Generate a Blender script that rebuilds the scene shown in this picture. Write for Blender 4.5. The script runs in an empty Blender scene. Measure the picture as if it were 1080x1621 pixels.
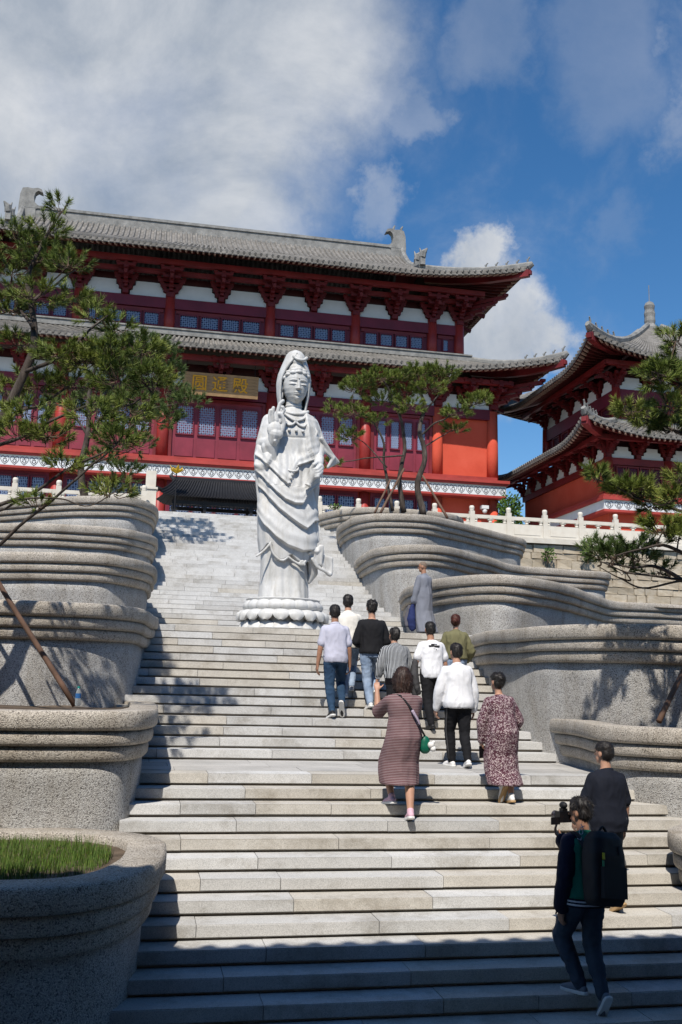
import bpy, bmesh, math, random
import numpy as np
from mathutils import Vector, Matrix, noise, Quaternion

R_ = math.radians
rnd = random.Random(7)
scene = bpy.context.scene
COL = scene.collection

# ------------------------------------------------------------------ camera
PITCH, YAW, ROLL, FPX = 0.171546, 0.192785, 0.025079, 1564.868
cp, sp, cy, sy = math.cos(PITCH), math.sin(PITCH), math.cos(YAW), math.sin(YAW)
_f = Vector((sy * cp, cy * cp, sp)); _r = Vector((cy, -sy, 0)); _u = _r.cross(_f)
_r2 = math.cos(ROLL) * _r + math.sin(ROLL) * _u
_u2 = -math.sin(ROLL) * _r + math.cos(ROLL) * _u
cam = bpy.data.cameras.new('camera'); cam_o = bpy.data.objects.new('camera', cam); COL.objects.link(cam_o)
cam_o.matrix_world = Matrix(((_r2.x, _u2.x, -_f.x, 0), (_r2.y, _u2.y, -_f.y, 0), (_r2.z, _u2.z, -_f.z, 0), (0, 0, 0, 1)))
cam.sensor_fit = 'VERTICAL'; cam.sensor_height = 36; cam.lens = 36 * FPX / 1621
cam.clip_start = 0.05; cam.clip_end = 5000
cam.dof.use_dof = False
scene.camera = cam_o

# ------------------------------------------------------------------ light
SUN = Vector((-0.29, -0.68, 1.0)).normalized()          # towards the sun
sun = bpy.data.lights.new('sun', 'SUN'); sun.energy = 4.9; sun.angle = R_(0.55); sun.color = (1, 0.94, 0.85)
sun_o = bpy.data.objects.new('sun', sun); COL.objects.link(sun_o)
sun_o.rotation_euler = (-SUN).to_track_quat('-Z', 'Y').to_euler()
sun_o.location = (-20, -40, 60)

world = bpy.data.worlds.new('World'); scene.world = world; world.use_nodes = True
def build_world():
    nt = world.node_tree; N = nt.nodes; L = nt.links
    for n in list(N): N.remove(n)
    out = N.new('ShaderNodeOutputWorld'); bg = N.new('ShaderNodeBackground'); bg.inputs[1].default_value = 0.064
    L.new(bg.outputs[0], out.inputs[0])
    sky = N.new('ShaderNodeTexSky'); sky.sky_type = 'NISHITA'; sky.sun_disc = False
    sky.sun_elevation = math.asin(SUN.z); sky.sun_rotation = math.atan2(SUN.x, SUN.y)
    sky.air_density = 1.0; sky.dust_density = 0.15; sky.ozone_density = 2.6; sky.altitude = 300
    hsv = N.new('ShaderNodeHueSaturation'); hsv.inputs['Saturation'].default_value = 1.28; hsv.inputs['Value'].default_value = 1.85
    L.new(sky.outputs[0], hsv.inputs['Color'])
    tc = N.new('ShaderNodeTexCoord'); D = tc.outputs['Generated']
    def nz(scale, detail, rough, off, dist=0):
        m = N.new('ShaderNodeMapping'); m.inputs['Location'].default_value = off; L.new(D, m.inputs['Vector'])
        n = N.new('ShaderNodeTexNoise'); n.inputs['Scale'].default_value = scale; n.inputs['Detail'].default_value = detail
        n.inputs['Roughness'].default_value = rough; n.inputs['Distortion'].default_value = dist
        L.new(m.outputs[0], n.inputs['Vector']); return n
    def math_(op, a, b=None, clamp=False):
        n = N.new('ShaderNodeMath'); n.operation = op; n.use_clamp = clamp
        for i, v in enumerate((a, b)):
            if v is None: continue
            if isinstance(v, (int, float)): n.inputs[i].default_value = v
            else: L.new(v, n.inputs[i])
        return n.outputs[0]
    # directions wobble with noise so that the cloud masses get ragged edges
    wob = nz(5.5, 8, 0.63, (3, 1, 7))
    sub = N.new('ShaderNodeVectorMath'); sub.operation = 'SUBTRACT'; L.new(wob.outputs['Color'], sub.inputs[0]); sub.inputs[1].default_value = (.5, .5, .5)
    sc = N.new('ShaderNodeVectorMath'); sc.operation = 'SCALE'; L.new(sub.outputs[0], sc.inputs[0]); sc.inputs['Scale'].default_value = 0.2
    dw = N.new('ShaderNodeVectorMath'); dw.operation = 'ADD'; L.new(D, dw.inputs[0]); L.new(sc.outputs[0], dw.inputs[1])
    def blob(c, r):
        s = N.new('ShaderNodeVectorMath'); s.operation = 'DISTANCE'; L.new(dw.outputs[0], s.inputs[0]); s.inputs[1].default_value = c
        mr = N.new('ShaderNodeMapRange'); mr.interpolation_type = 'SMOOTHSTEP'
        mr.inputs['From Min'].default_value = r * 1.0; mr.inputs['From Max'].default_value = r * 0.45
        L.new(s.outputs['Value'], mr.inputs['Value']); return mr.outputs[0]
    def dirpx(x, y):
        d = _f + (x - 540) / FPX * _r2 - (y - 810.5) / FPX * _u2
        return tuple(d.normalized())
    acc = None
    for (x, y, r, k_) in CLOUDS:
        b = math_('MULTIPLY', blob(dirpx(x, y), r / FPX), k_)
        acc = b if acc is None else math_('MAXIMUM', acc, b)
    # the same broken cloud goes on over the rest of the sky
    big = nz(2.1, 7, 0.6, (1.3, 4.2, 0.4), 0.3)
    front = N.new('ShaderNodeVectorMath'); front.operation = 'DOT_PRODUCT'; L.new(D, front.inputs[0]); front.inputs[1].default_value = tuple(_f)
    mrb = N.new('ShaderNodeMapRange'); mrb.interpolation_type = 'SMOOTHSTEP'; L.new(big.outputs['Fac'], mrb.inputs['Value'])
    mrb.inputs['From Min'].default_value = 0.56; mrb.inputs['From Max'].default_value = 0.72
    away = N.new('ShaderNodeMapRange'); L.new(front.outputs['Value'], away.inputs['Value'])
    away.inputs['From Min'].default_value = 0.86; away.inputs['From Max'].default_value = 0.70
    other = math_('MULTIPLY', mrb.outputs[0], away.outputs[0])
    # thin wisps
    wis = nz(4.2, 8, 0.62, (8.3, 2.1, 5.5), 0.35)
    mrw = N.new('ShaderNodeMapRange'); mrw.interpolation_type = 'SMOOTHSTEP'; L.new(wis.outputs['Fac'], mrw.inputs['Value'])
    mrw.inputs['From Min'].default_value = 0.50; mrw.inputs['From Max'].default_value = 0.78; mrw.inputs['To Max'].default_value = 0.36
    tot = math_('MAXIMUM', math_('MAXIMUM', acc, other), mrw.outputs[0])
    fine = nz(9, 6, 0.6, (2.2, 6.1, 1.4))
    tot = math_('MULTIPLY', tot, math_('ADD', math_('MULTIPLY', fine.outputs['Fac'], 0.9), 0.52), True)
    lum = nz(4.2, 9, 0.62, (5.1, 0.6, 2.2), .4)
    cr = N.new('ShaderNodeValToRGB'); L.new(lum.outputs['Fac'], cr.inputs['Fac'])
    cr.color_ramp.elements[0].position = .36; cr.color_ramp.elements[0].color = (5.2, 6.0, 7.2, 1)
    cr.color_ramp.elements[1].position = .64; cr.color_ramp.elements[1].color = (10.2, 10.5, 11.0, 1)
    mx = N.new('ShaderNodeMix'); mx.data_type = 'RGBA'
    L.new(tot, mx.inputs['Factor']); L.new(hsv.outputs[0], mx.inputs[6]); L.new(cr.outputs[0], mx.inputs[7])
    L.new(mx.outputs[2], bg.inputs[0])
CLOUDS = [(40, 60, 400, 1), (220, 220, 360, 1), (390, 60, 290, 1), (80, 330, 330, 1), (330, 320, 210, .9), (560, 130, 120, .55), (520, 20, 130, .7),
          (590, 310, 60, .4), (640, 180, 70, .35), (770, 405, 62, 1), (735, 470, 60, 1), (800, 510, 100, 1), (770, 570, 105, 1), (845, 550, 70, 1), (690, 570, 90, 1),
          (950, 60, 140, .22), (760, 10, 100, .25), (1085, 150, 80, .32), (1020, 330, 70, .15), (-300, 200, 520, 1)]
build_world()

vs = scene.view_settings
vs.view_transform = 'Standard'; vs.look = 'None'; vs.gamma = 1; vs.exposure = 0.14; vs.use_curve_mapping = False
scene.cycles.max_bounces = 6; scene.cycles.diffuse_bounces = 1; scene.cycles.glossy_bounces = 2
scene.cycles.transmission_bounces = 4; scene.cycles.transparent_max_bounces = 8
scene.cycles.caustics_reflective = False; scene.cycles.caustics_refractive = False

# ------------------------------------------------------------------ helpers
def px(x, y, Y=None, Z=None, X=None):
    "the world point where the view line through photo pixel (x, y) reaches the given depth / height"
    d = _f + (x - 540) / FPX * _r2 - (y - 810.5) / FPX * _u2
    if Y is not None: return d * (Y / d.y)
    if Z is not None: return d * (Z / d.z)
    return d * (X / d.x)

class MB:
    def __init__(s): s.v = []; s.f = []
    def add(s, vs_, fs):
        o = len(s.v); s.v += [tuple(p) for p in vs_]; s.f += [tuple(i + o for i in f) for f in fs]
    def box(s, c, d, rz=0.0, M=None):
        hx, hy, hz = d[0] / 2, d[1] / 2, d[2] / 2
        P = [Vector((x, y, z)) for z in (-hz, hz) for y in (-hy, hy) for x in (-hx, hx)]
        m = Matrix.Translation(c) @ (M if M is not None else Matrix.Rotation(rz, 4, 'Z'))
        s.add([m @ p for p in P], [(0, 2, 3, 1), (4, 5, 7, 6), (0, 1, 5, 4), (2, 6, 7, 3), (0, 4, 6, 2), (1, 3, 7, 5)])
    def beam(s, a, b, w, h, up=(0, 0, 1)):
        a = Vector(a); b = Vector(b); d = (b - a); l = d.length
        if l < 1e-6: return
        d /= l; sd = d.cross(Vector(up))
        if sd.length < 1e-4: sd = d.cross(Vector((0, 1, 0)))
        sd.normalize(); u = sd.cross(d)
        P = [p + sd * (w / 2 * i) + u * (h / 2 * j) for p in (a, b) for i, j in ((-1, -1), (1, -1), (1, 1), (-1, 1))]
        s.add(P, [(0, 1, 2, 3), (7, 6, 5, 4), (0, 4, 5, 1), (1, 5, 6, 2), (2, 6, 7, 3), (3, 7, 4, 0)])
    def grid(s, rows, close_u=False, close_v=False):
        n = len(rows); m = len(rows[0]); vs_ = [p for r in rows for p in r]; fs = []
        for i in range(n if close_v else n - 1):
            for j in range(m if close_u else m - 1):
                a = i * m + j; b = i * m + (j + 1) % m; c = ((i + 1) % n) * m + (j + 1) % m; d = ((i + 1) % n) * m + j
                fs.append((a, b, c, d))
        s.add(vs_, fs)
    def loft(s, rings, cap=True):
        o = len(s.v); m = len(rings[0]); s.grid(rings, close_u=True)
        if cap:
            s.f.append(tuple(o + i for i in range(m - 1, -1, -1)))
            e = o + (len(rings) - 1) * m; s.f.append(tuple(e + i for i in range(m)))
    def tube(s, pts, rad, n=8, cap=True, flat=None):
        pts = [Vector(p) for p in pts]; k = len(pts)
        if not hasattr(rad, '__len__'): rad = [rad] * k
        rings = []; ref = None
        for i in range(k):
            t = (pts[min(i + 1, k - 1)] - pts[max(i - 1, 0)])
            t = t.normalized() if t.length > 1e-9 else Vector((0, 0, 1))
            if ref is None:
                ref = Vector((1, 0, 0)) if abs(t.x) < .8 else Vector((0, 1, 0))
            a = (ref - t * ref.dot(t)).normalized(); b = t.cross(a); ref = a
            r = rad[i]; rr = r if not hasattr(r, '__len__') else None
            ra, rb = (r, r) if rr is not None else r
            rings.append([pts[i] + a * (ra * math.cos(q * 2 * math.pi / n)) + b * (rb * math.sin(q * 2 * math.pi / n)) for q in range(n)])
        s.loft(rings, cap)
    def capsule(s, a, b, ra, rb, n=12):
        a = Vector(a); b = Vector(b); d = b - a; l = d.length; d = d / l if l > 1e-6 else Vector((0, 0, 1))
        P = []; Q = []
        for q in (80, 55, 28): P.append(a - d * ra * math.sin(R_(q))); Q.append(ra * math.cos(R_(q)))
        P += [a, b]; Q += [ra, rb]
        for q in (28, 55, 80): P.append(b + d * rb * math.sin(R_(q))); Q.append(rb * math.cos(R_(q)))
        s.tube(P, Q, n)
    def chain(s, pts, rad, n=12):
        for i in range(len(pts) - 1): s.capsule(pts[i], pts[i + 1], rad[i], rad[i + 1], n)
    def ball(s, c, r, nu=14, nv=9, M=None):
        c = Vector(c); r = (r, r, r) if not hasattr(r, '__len__') else r; rows = []
        for i in range(1, nv):
            t = math.pi * i / nv; row = []
            for j in range(nu):
                p = Vector((r[0] * math.sin(t) * math.cos(2 * math.pi * j / nu), r[1] * math.sin(t) * math.sin(2 * math.pi * j / nu), -r[2] * math.cos(t)))
                if M is not None: p = M @ p
                row.append(c + p)
            rows.append(row)
        s.loft(rows)
    def lathe(s, prof, c=(0, 0, 0), n=24, cap=True):
        s.loft([[Vector(c) + Vector((r * math.cos(2 * math.pi * j / n), r * math.sin(2 * math.pi * j / n), z)) for j in range(n)] for r, z in prof], cap)
    def mesh(s, name='m', smooth=False):
        me = bpy.data.meshes.new(name); me.from_pydata(s.v, [], s.f); me.update()
        if smooth: me.shade_smooth()
        return me

def link(name, me, mat=None, parent=None, loc=None, rot=None, scale=None):
    o = bpy.data.objects.new(name, me); COL.objects.link(o)
    if mat is not None and me is not None and hasattr(me, 'materials'):
        if len(me.materials) == 0: me.materials.append(mat)
        elif me.materials[0] != mat:
            o.material_slots[0].link = 'OBJECT'; o.material_slots[0].material = mat
    if loc is not None: o.location = loc
    if rot is not None: o.rotation_euler = rot
    if scale is not None: o.scale = scale
    if parent is not None:
        o.parent = parent
        if parent.get('_e'): o.matrix_parent_inverse = Matrix.Translation(-Vector(parent.location))
    return o
def thing(name, label, cat, loc, group=None, kind=None):
    o = bpy.data.objects.new(name, None); COL.objects.link(o); o.location = loc; o.empty_display_size = .2
    o['_e'] = 1; tag(o, label, cat, group, kind); return o
def tag(o, label=None, cat=None, group=None, kind=None):
    if label: o['label'] = label
    if cat: o['category'] = cat
    if group: o['group'] = group
    if kind: o['kind'] = kind
    return o
def lerp(a, b, t): return a + (b - a) * t
def smooth01(t): t = max(0., min(1., t)); return t * t * (3 - 2 * t)
def catmull(pts, sub=6, closed=False):
    pts = [Vector(p) for p in pts]; n = len(pts); out = []
    for i in range(n if closed else n - 1):
        p1 = pts[i]; p2 = pts[(i + 1) % n]
        p0 = pts[i - 1] if (closed or i > 0) else p1 * 2 - p2
        p3 = pts[(i + 2) % n] if (closed or i + 2 < n) else p2 * 2 - p1
        for k in range(sub):
            t = k / sub
            out.append(0.5 * ((2 * p1) + (p2 - p0) * t + (2 * p0 - 5 * p1 + 4 * p2 - p3) * t * t + (3 * p1 - p0 - 3 * p2 + p3) * t ** 3))
    if not closed: out.append(pts[-1])
    return out
def interp(tab, x):
    "piecewise smooth lookup in [(x, a, b..)]"
    if x <= tab[0][0]: return tab[0][1:]
    for i in range(len(tab) - 1):
        if x <= tab[i + 1][0]:
            t = (x - tab[i][0]) / (tab[i + 1][0] - tab[i][0]); t = t * .5 + smooth01(t) * .5
            return tuple(lerp(a, b, t) for a, b in zip(tab[i][1:], tab[i + 1][1:]))
    return tab[-1][1:]

# voxel remeshing happens in a side scene that is dropped at the end
_tmp = bpy.data.scenes.new('tmp')
def remesh(mb, voxel, smooth_it=4, factor=.5):
    me = mb.mesh('tmp'); o = bpy.data.objects.new('tmp', me); _tmp.collection.objects.link(o)
    m = o.modifiers.new('r', 'REMESH'); m.mode = 'VOXEL'; m.voxel_size = voxel; m.use_smooth_shade = True
    if smooth_it:
        s_ = o.modifiers.new('s', 'SMOOTH'); s_.iterations = smooth_it; s_.factor = factor
    vl = _tmp.view_layers[0]; vl.update(); dg = vl.depsgraph
    r = bpy.data.meshes.new_from_object(o.evaluated_get(dg))
    bpy.data.objects.remove(o); bpy.data.meshes.remove(me)
    r.shade_smooth(); return r
def wrinkle(me, amp, scale, stretch=(1, 1, 1), seed=0.0, zmax=None):
    n = len(me.vertices); co = np.empty(n * 3, 'f'); me.vertices.foreach_get('co', co); co = co.reshape(-1, 3)
    no = np.empty(n * 3, 'f'); me.vertices.foreach_get('normal', no); no = no.reshape(-1, 3)
    d = np.empty(n, 'f'); sx, sy_, sz = scale * stretch[0], scale * stretch[1], scale * stretch[2]
    for i in range(n):
        x, y, z = co[i]; p = Vector((x * sx + seed, y * sy_ + seed, z * sz))
        q = noise.noise(p); d[i] = (1 - abs(q) * 2.2) * .6 + noise.noise(p * .47) * .8
    co += no * (d * amp)[:, None]
    me.vertices.foreach_set('co', co.ravel()); me.update()

# ------------------------------------------------------------------ materials
MATS = {}
class NT:
    def __init__(s, name, rough=.6, spec=.35):
        m = bpy.data.materials.new(name); m.use_nodes = True; s.m = m; s.t = m.node_tree; s.N = s.t.nodes; s.L = s.t.links
        s.b = s.N['Principled BSDF']; s.b.inputs['Roughness'].default_value = rough; s.b.inputs['Specular IOR Level'].default_value = spec
        MATS[name] = m
        s.tc = s.N.new('ShaderNodeTexCoord'); s.co = s.tc.outputs['Object']
    def node(s, t, **kw):
        n = s.N.new(t)
        for k, v in kw.items():
            if k in n.inputs: n.inputs[k].default_value = v
            else: setattr(n, k, v)
        return n
    def map(s, scale=(1, 1, 1), loc=(0, 0, 0), src=None):
        n = s.node('ShaderNodeMapping'); n.inputs['Scale'].default_value = scale; n.inputs['Location'].default_value = loc
        s.L.new(src or s.co, n.inputs['Vector']); return n.outputs[0]
    def noise(s, scale, detail=4, rough=.55, src=None, dist=0):
        n = s.node('ShaderNodeTexNoise'); n.inputs['Scale'].default_value = scale; n.inputs['Detail'].default_value = detail
        n.inputs['Roughness'].default_value = rough; n.inputs['Distortion'].default_value = dist
        s.L.new(src or s.co, n.inputs['Vector']); return n.outputs['Fac']
    def voro(s, scale, out='Color', src=None, rand=1):
        n = s.node('ShaderNodeTexVoronoi'); n.inputs['Scale'].default_value = scale; n.inputs['Randomness'].default_value = rand
        s.L.new(src or s.co, n.inputs['Vector']); return n.outputs[out]
    def ramp(s, fac, stops, interp_='LINEAR'):
        n = s.node('ShaderNodeValToRGB'); e = n.color_ramp.elements; n.color_ramp.interpolation = interp_
        while len(e) < len(stops): e.new(.5)
        for el, (p, c) in zip(e, stops):
            el.position = p; el.color = (c[0], c[1], c[2], 1) if hasattr(c, '__len__') else (c, c, c, 1)
        s.L.new(fac, n.inputs['Fac']); return n.outputs[0]
    def mix(s, fac, a, b, mode='MIX'):
        n = s.node('ShaderNodeMix', data_type='RGBA', blend_type=mode)
        for i, v in ((0, fac), (6, a), (7, b)):
            if isinstance(v, (int, float)): n.inputs[i].default_value = v
            elif isinstance(v, tuple): n.inputs[i].default_value = (*v[:3], 1)
            else: s.L.new(v, n.inputs[i])
        return n.outputs[2]
    def math(s, op, a, b=0.0, clamp=False):
        n = s.node('ShaderNodeMath', operation=op, use_clamp=clamp)
        for i, v in enumerate((a, b)):
            if isinstance(v, (int, float)): n.inputs[i].default_value = v
            else: s.L.new(v, n.inputs[i])
        return n.outputs[0]
    def sep(s, src=None):
        n = s.node('ShaderNodeSeparateXYZ'); s.L.new(src or s.co, n.inputs[0]); return n.outputs
    def world(s):
        s.co = s.node('ShaderNodeNewGeometry').outputs['Position']; return s
    def rand(s):
        return s.node('ShaderNodeObjectInfo').outputs['Random']
    def color(s, c):
        if isinstance(c, tuple): s.b.inputs['Base Color'].default_value = (*c[:3], 1)
        else: s.L.new(c, s.b.inputs['Base Color'])
        return s
    def rough(s, r): s.L.new(r, s.b.inputs['Roughness']); return s
    def bump(s, h, strength=.3, dist=.01):
        n = s.node('ShaderNodeBump'); n.inputs['Strength'].default_value = strength; n.inputs['Distance'].default_value = dist
        s.L.new(h, n.inputs['Height']); s.L.new(n.outputs[0], s.b.inputs['Normal']); return s

def simple(name, c, rough=.6, var=.18, scale=6, bump=.15, bscale=40, bd=.004, spec=.35, metal=0):
    m = NT(name, rough, spec); f = m.noise(scale, 5)
    lo = tuple(x * (1 - var) for x in c); hi = tuple(min(1, x * (1 + var)) for x in c)
    m.color(m.ramp(f, [(.3, lo), (.7, hi)]))
    if bump: m.bump(m.noise(bscale, 4), bump, bd)
    m.b.inputs['Metallic'].default_value = metal
    return m.m

def mk_mats():
    # granite step slabs: two stones, each slab a little different
    for nm, a, b in (('granite_grey', (.45, .445, .43), (.56, .55, .53)), ('granite_beige', (.465, .435, .385), (.57, .54, .485)), ('granite_white', (.52, .515, .50), (.62, .615, .60))):
        m = NT(nm, .72, .3).world()
        v = m.voro(210); sp_ = m.ramp(m.sep(v)[0], [(.0, .55), (.2, .8), (.55, 1.0), (1, 1.16)])
        n1 = m.noise(2.3, 6, .6); base = m.ramp(n1, [(.25, a), (.75, b)])
        c = m.mix(.75, base, sp_, 'MULTIPLY')
        r = m.rand(); c = m.mix(1.0, c, m.ramp(r, [(0, .93), (1, 1.05)]), 'MULTIPLY')
        st = m.ramp(m.noise(1.7, 10, .78), [(.36, (.48, .44, .38)), (.51, 1.0)])
        c = m.mix(.55, c, st, 'MULTIPLY')
        m.color(c); m.bump(m.noise(130, 3), .35, .004)
    m = NT('paving_stone', .75, .3).world(); n1 = m.noise(2.0, 6, .6); c = m.ramp(n1, [(.25, (.37, .36, .34)), (.75, (.52, .50, .47))])
    c = m.mix(.6, c, m.ramp(m.sep(m.voro(190))[0], [(0, .65), (.5, 1), (1, 1.12)]), 'MULTIPLY')
    c = m.mix(1, c, m.ramp(m.rand(), [(0, .86), (1, 1.08)]), 'MULTIPLY'); m.color(c); m.bump(m.noise(90, 3), .3, .004)
    # washed aggregate of the planters
    for nm, tint in (('aggregate', (1, 1, 1)), ('aggregate_rim', (1.0, .93, .84))):
        m = NT(nm, .88, .2)
        v = m.voro(105); s0 = m.sep(v)
        peb = m.ramp(s0[0], [(0, (.17, .16, .15)), (.10, (.24, .23, .22)), (.16, (.44, .425, .40)), (.5, (.54, .525, .50)), (.8, (.60, .585, .56)), (1, (.70, .69, .665))])
        d = m.voro(105, 'Distance'); gap = m.ramp(d, [(.35, 1.0), (.75, .62)])
        c = m.mix(1, peb, gap, 'MULTIPLY')
        big = m.ramp(m.noise(.9, 8, .68), [(.3, .74), (.7, 1.12)]); c = m.mix(1, c, big, 'MULTIPLY')
        streak = m.ramp(m.noise(2.6, 6, .65, src=m.map((1, 1, .22))), [(.33, (.70, .66, .60)), (.55, 1.0)])
        c = m.mix(.7, c, streak, 'MULTIPLY'); c = m.mix(1, c, tuple(x * 1.05 for x in tint), 'MULTIPLY')
        m.color(c); m.bump(m.math('ADD', m.math('MULTIPLY', d, -1.0), m.math('MULTIPLY', m.noise(9, 4), 1.5)), .65, .012)
    m = NT('marble_statue', .55, .4); n = m.noise(1.3, 7, .6); c = m.ramp(n, [(.3, (.54, .535, .515)), (.7, (.66, .655, .64))])
    c = m.mix(.5, c, m.ramp(m.noise(5, 8, .72, src=m.map((1, 1, .18))), [(.36, (.58, .54, .46)), (.54, 1.0)]), 'MULTIPLY')
    c = m.mix(.25, c, m.ramp(m.noise(2.2, 9, .7, dist=1.5), [(.44, 1.0), (.495, (.72, .73, .75)), (.55, 1.0)]), 'MULTIPLY')
    m.color(c); m.bump(m.noise(60, 5), .12, .004)
    m = NT('marble_rail', .6, .35); c = m.ramp(m.noise(2.2, 6), [(.3, (.58, .53, .45)), (.7, (.70, .66, .58))]); m.color(c); m.bump(m.noise(40, 4), .15, .005)
    m = NT('ashlar', .85, .25).world(); c = m.ramp(m.noise(3, 7, .65), [(.25, (.36, .29, .205)), (.5, (.47, .40, .30)), (.75, (.56, .50, .41))])
    c = m.mix(1, c, m.ramp(m.rand(), [(0, .78), (1, 1.15)]), 'MULTIPLY'); m.color(c); m.bump(m.noise(14, 7, .65), .6, .03)
    m = NT('mortar', .9, .2); m.color(m.ramp(m.noise(9, 5), [(.3, (.36, .31, .25)), (.7, (.46, .40, .33))])); m.bump(m.noise(50, 4), .4, .01)
    # hall paint
    simple('red_paint', (.17, .016, .018), .5, .3, 1.3, .1, 30)
    simple('red_column', (.31, .032, .027), .45, .22, 1.2, .08, 30)
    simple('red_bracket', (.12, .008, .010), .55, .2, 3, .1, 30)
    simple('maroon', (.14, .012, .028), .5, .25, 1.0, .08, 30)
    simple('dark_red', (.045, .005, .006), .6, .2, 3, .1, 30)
    m = NT('red_plaster', .8, .2); c = m.ramp(m.noise(.8, 7, .6), [(.25, (.52, .070, .038)), (.5, (.60, .090, .050)), (.75, (.66, .115, .068))]); m.color(c); m.bump(m.noise(30, 5), .15, .006)
    simple('red_ledge', (.35, .045, .036), .6, .22, 1.1, .1, 30)
    simple('white_plaster', (.66, .68, .69), .8, .06, 2, .1, 20)
    simple('door_panel', (.21, .027, .046), .5, .25, .9, .05, 30)
    m = NT('window_glass', .2, .35); m.color(m.ramp(m.noise(.9, 3), [(.3, (.006, .014, .065)), (.7, (.010, .026, .11))]))
    simple('lattice_paint', (.24, .31, .46), .5, .1, 3, 0)
    simple('lattice_dark', (.10, .012, .03), .5, .1, 3, 0)
    m = NT('roof_tile', .85, .25); c = m.ramp(m.noise(1.7, 8, .68), [(.25, (.105, .098, .088)), (.5, (.19, .178, .162)), (.75, (.31, .29, .265))])
    c = m.mix(.6, c, m.ramp(m.noise(14, 4), [(.3, .6), (.65, 1.1)]), 'MULTIPLY')
    m.color(c); m.bump(m.noise(20, 5), .4, .02)
    m = NT('ridge_tile', .85, .25); c = m.ramp(m.noise(2.4, 8, .68), [(.3, (.13, .13, .125)), (.7, (.32, .315, .30))])
    m.color(c); m.bump(m.noise(16, 5), .5, .02)
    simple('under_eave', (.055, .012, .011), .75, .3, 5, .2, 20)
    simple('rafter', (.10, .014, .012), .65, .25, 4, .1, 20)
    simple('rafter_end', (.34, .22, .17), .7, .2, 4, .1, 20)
    simple('scroll_ink', (.10, .09, .10), .6, .1, 3, 0)
    simple('plaque_wood', (.30, .185, .090), .6, .2, 3, .2, 20)
    simple('gold', (.62, .30, .02), .4, .1, 3, 0, metal=.2)
    simple('black_iron', (.012, .012, .014), .5, .3, 5, .2, 40)
    simple('doorway_shade', (.006, .006, .008), .9, .1, 2, 0)  # near-black colour standing in for the shade inside the doorway
    simple('yellow_petal', (.80, .50, .03), .5, .1, 4, 0)
    # plants
    m = NT('bark', .9, .15); c = m.ramp(m.noise(9, 6, .65, src=m.map((1, 1, .35))), [(.3, (.030, .024, .020)), (.55, (.085, .068, .056)), (.75, (.17, .145, .125))]); m.color(c); m.bump(m.noise(26, 6, .7, src=m.map((1, 1, .3))), .8, .03)
    m = NT('twig', .9, .15); m.color(m.ramp(m.noise(12, 5), [(.3, (.06, .04, .028)), (.7, (.17, .12, .085))]))
    m = NT('needles', .55, .3); c = m.ramp(m.noise(1.6, 4), [(.25, (.06, .09, .018)), (.5, (.145, .19, .032)), (.8, (.29, .31, .06))]); m.color(c)
    m.b.inputs['Subsurface Weight'].default_value = 0
    m = NT('needles_blue', .55, .3); c = m.ramp(m.noise(1.6, 4), [(.25, (.045, .080, .023)), (.55, (.10, .145, .036)), (.8, (.19, .23, .056))]); m.color(c)
    m = NT('grass_blade', .6, .25); m.color(m.ramp(m.noise(28, 3), [(.25, (.030, .065, .010)), (.55, (.085, .15, .022)), (.72, (.20, .20, .05))]))
    m = NT('leaf', .6, .25); m.color(m.ramp(m.noise(2.5, 4), [(.25, (.03, .07, .012)), (.75, (.11, .19, .03))]))
    simple('soil', (.11, .08, .055), .95, .4, 7, .8, 25, .03)
    simple('pole_wood', (.13, .075, .05), .8, .3, 6, .4, 40, .006)
    m = NT('ground', .9, .2); m.color(m.ramp(m.noise(.3, 7), [(.3, (.16, .15, .13)), (.7, (.26, .245, .22))])); m.bump(m.noise(20, 5), .3, .01)
    m = NT('hill', .95, .1); m.color(m.ramp(m.noise(.06, 7), [(.3, (.03, .055, .018)), (.7, (.07, .11, .03))])); m.bump(m.noise(.5, 6), 1, .8)
    # people
    m = NT('skin', .55, .4); m.color(m.ramp(m.noise(7, 4), [(.3, (.40, .215, .14)), (.7, (.50, .28, .19))])); m.b.inputs['Subsurface Weight'].default_value = .06; m.b.inputs['Subsurface Radius'].default_value = (.02, .008, .005)
    simple('skin_tan', (.34, .175, .11), .55, .12, 7, .05, 60, .002)
    m = NT('hair', .5, .4); m.color(m.ramp(m.noise(60, 3, src=m.map((1, 1, .15))), [(.3, (.007, .006, .006)), (.75, (.026, .020, .017))])); m.bump(m.noise(120, 3, src=m.map((1, 1, .2))), .6, .006)
    m = NT('hair_brown', .5, .4); m.color(m.ramp(m.noise(55, 3, src=m.map((1, 1, .12))), [(.3, (.018, .010, .008)), (.75, (.065, .032, .022))])); m.bump(m.noise(110, 3, src=m.map((1, 1, .15))), .7, .008)
    m = NT('hair_red', .5, .4); m.color(m.ramp(m.noise(55, 3), [(.3, (.03, .009, .006)), (.75, (.14, .035, .02))])); m.bump(m.noise(110, 3), .6, .006)
    simple('stubble', (.16, .115, .085), .7, .15, 30, .1, 90, .002)
    def cloth(name, c, rough=.85, var=.12): return simple(name, c, rough, var, 5, .25, 260, .0015, spec=.2)
    cloth('c_lilac', (.47, .47, .56)); cloth('c_white', (.72, .72, .74)); cloth('c_cream', (.72, .69, .63)); cloth('c_black', (.012, .012, .014)); cloth('c_olive', (.155, .145, .075))
    cloth('c_monk', (.19, .20, .235)); cloth('c_navy', (.010, .012, .020)); cloth('c_jacket_green', (.010, .12, .080)); cloth('c_jacket_navy', (.012, .013, .030))
    cloth('c_black_pants', (.010, .010, .012)); cloth('c_grey_bag', (.060, .058, .060)); cloth('c_monk_bag', (.10, .095, .11)); cloth('c_bluebag', (.02, .03, .10)); cloth('c_greypants', (.07, .072, .075))
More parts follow.
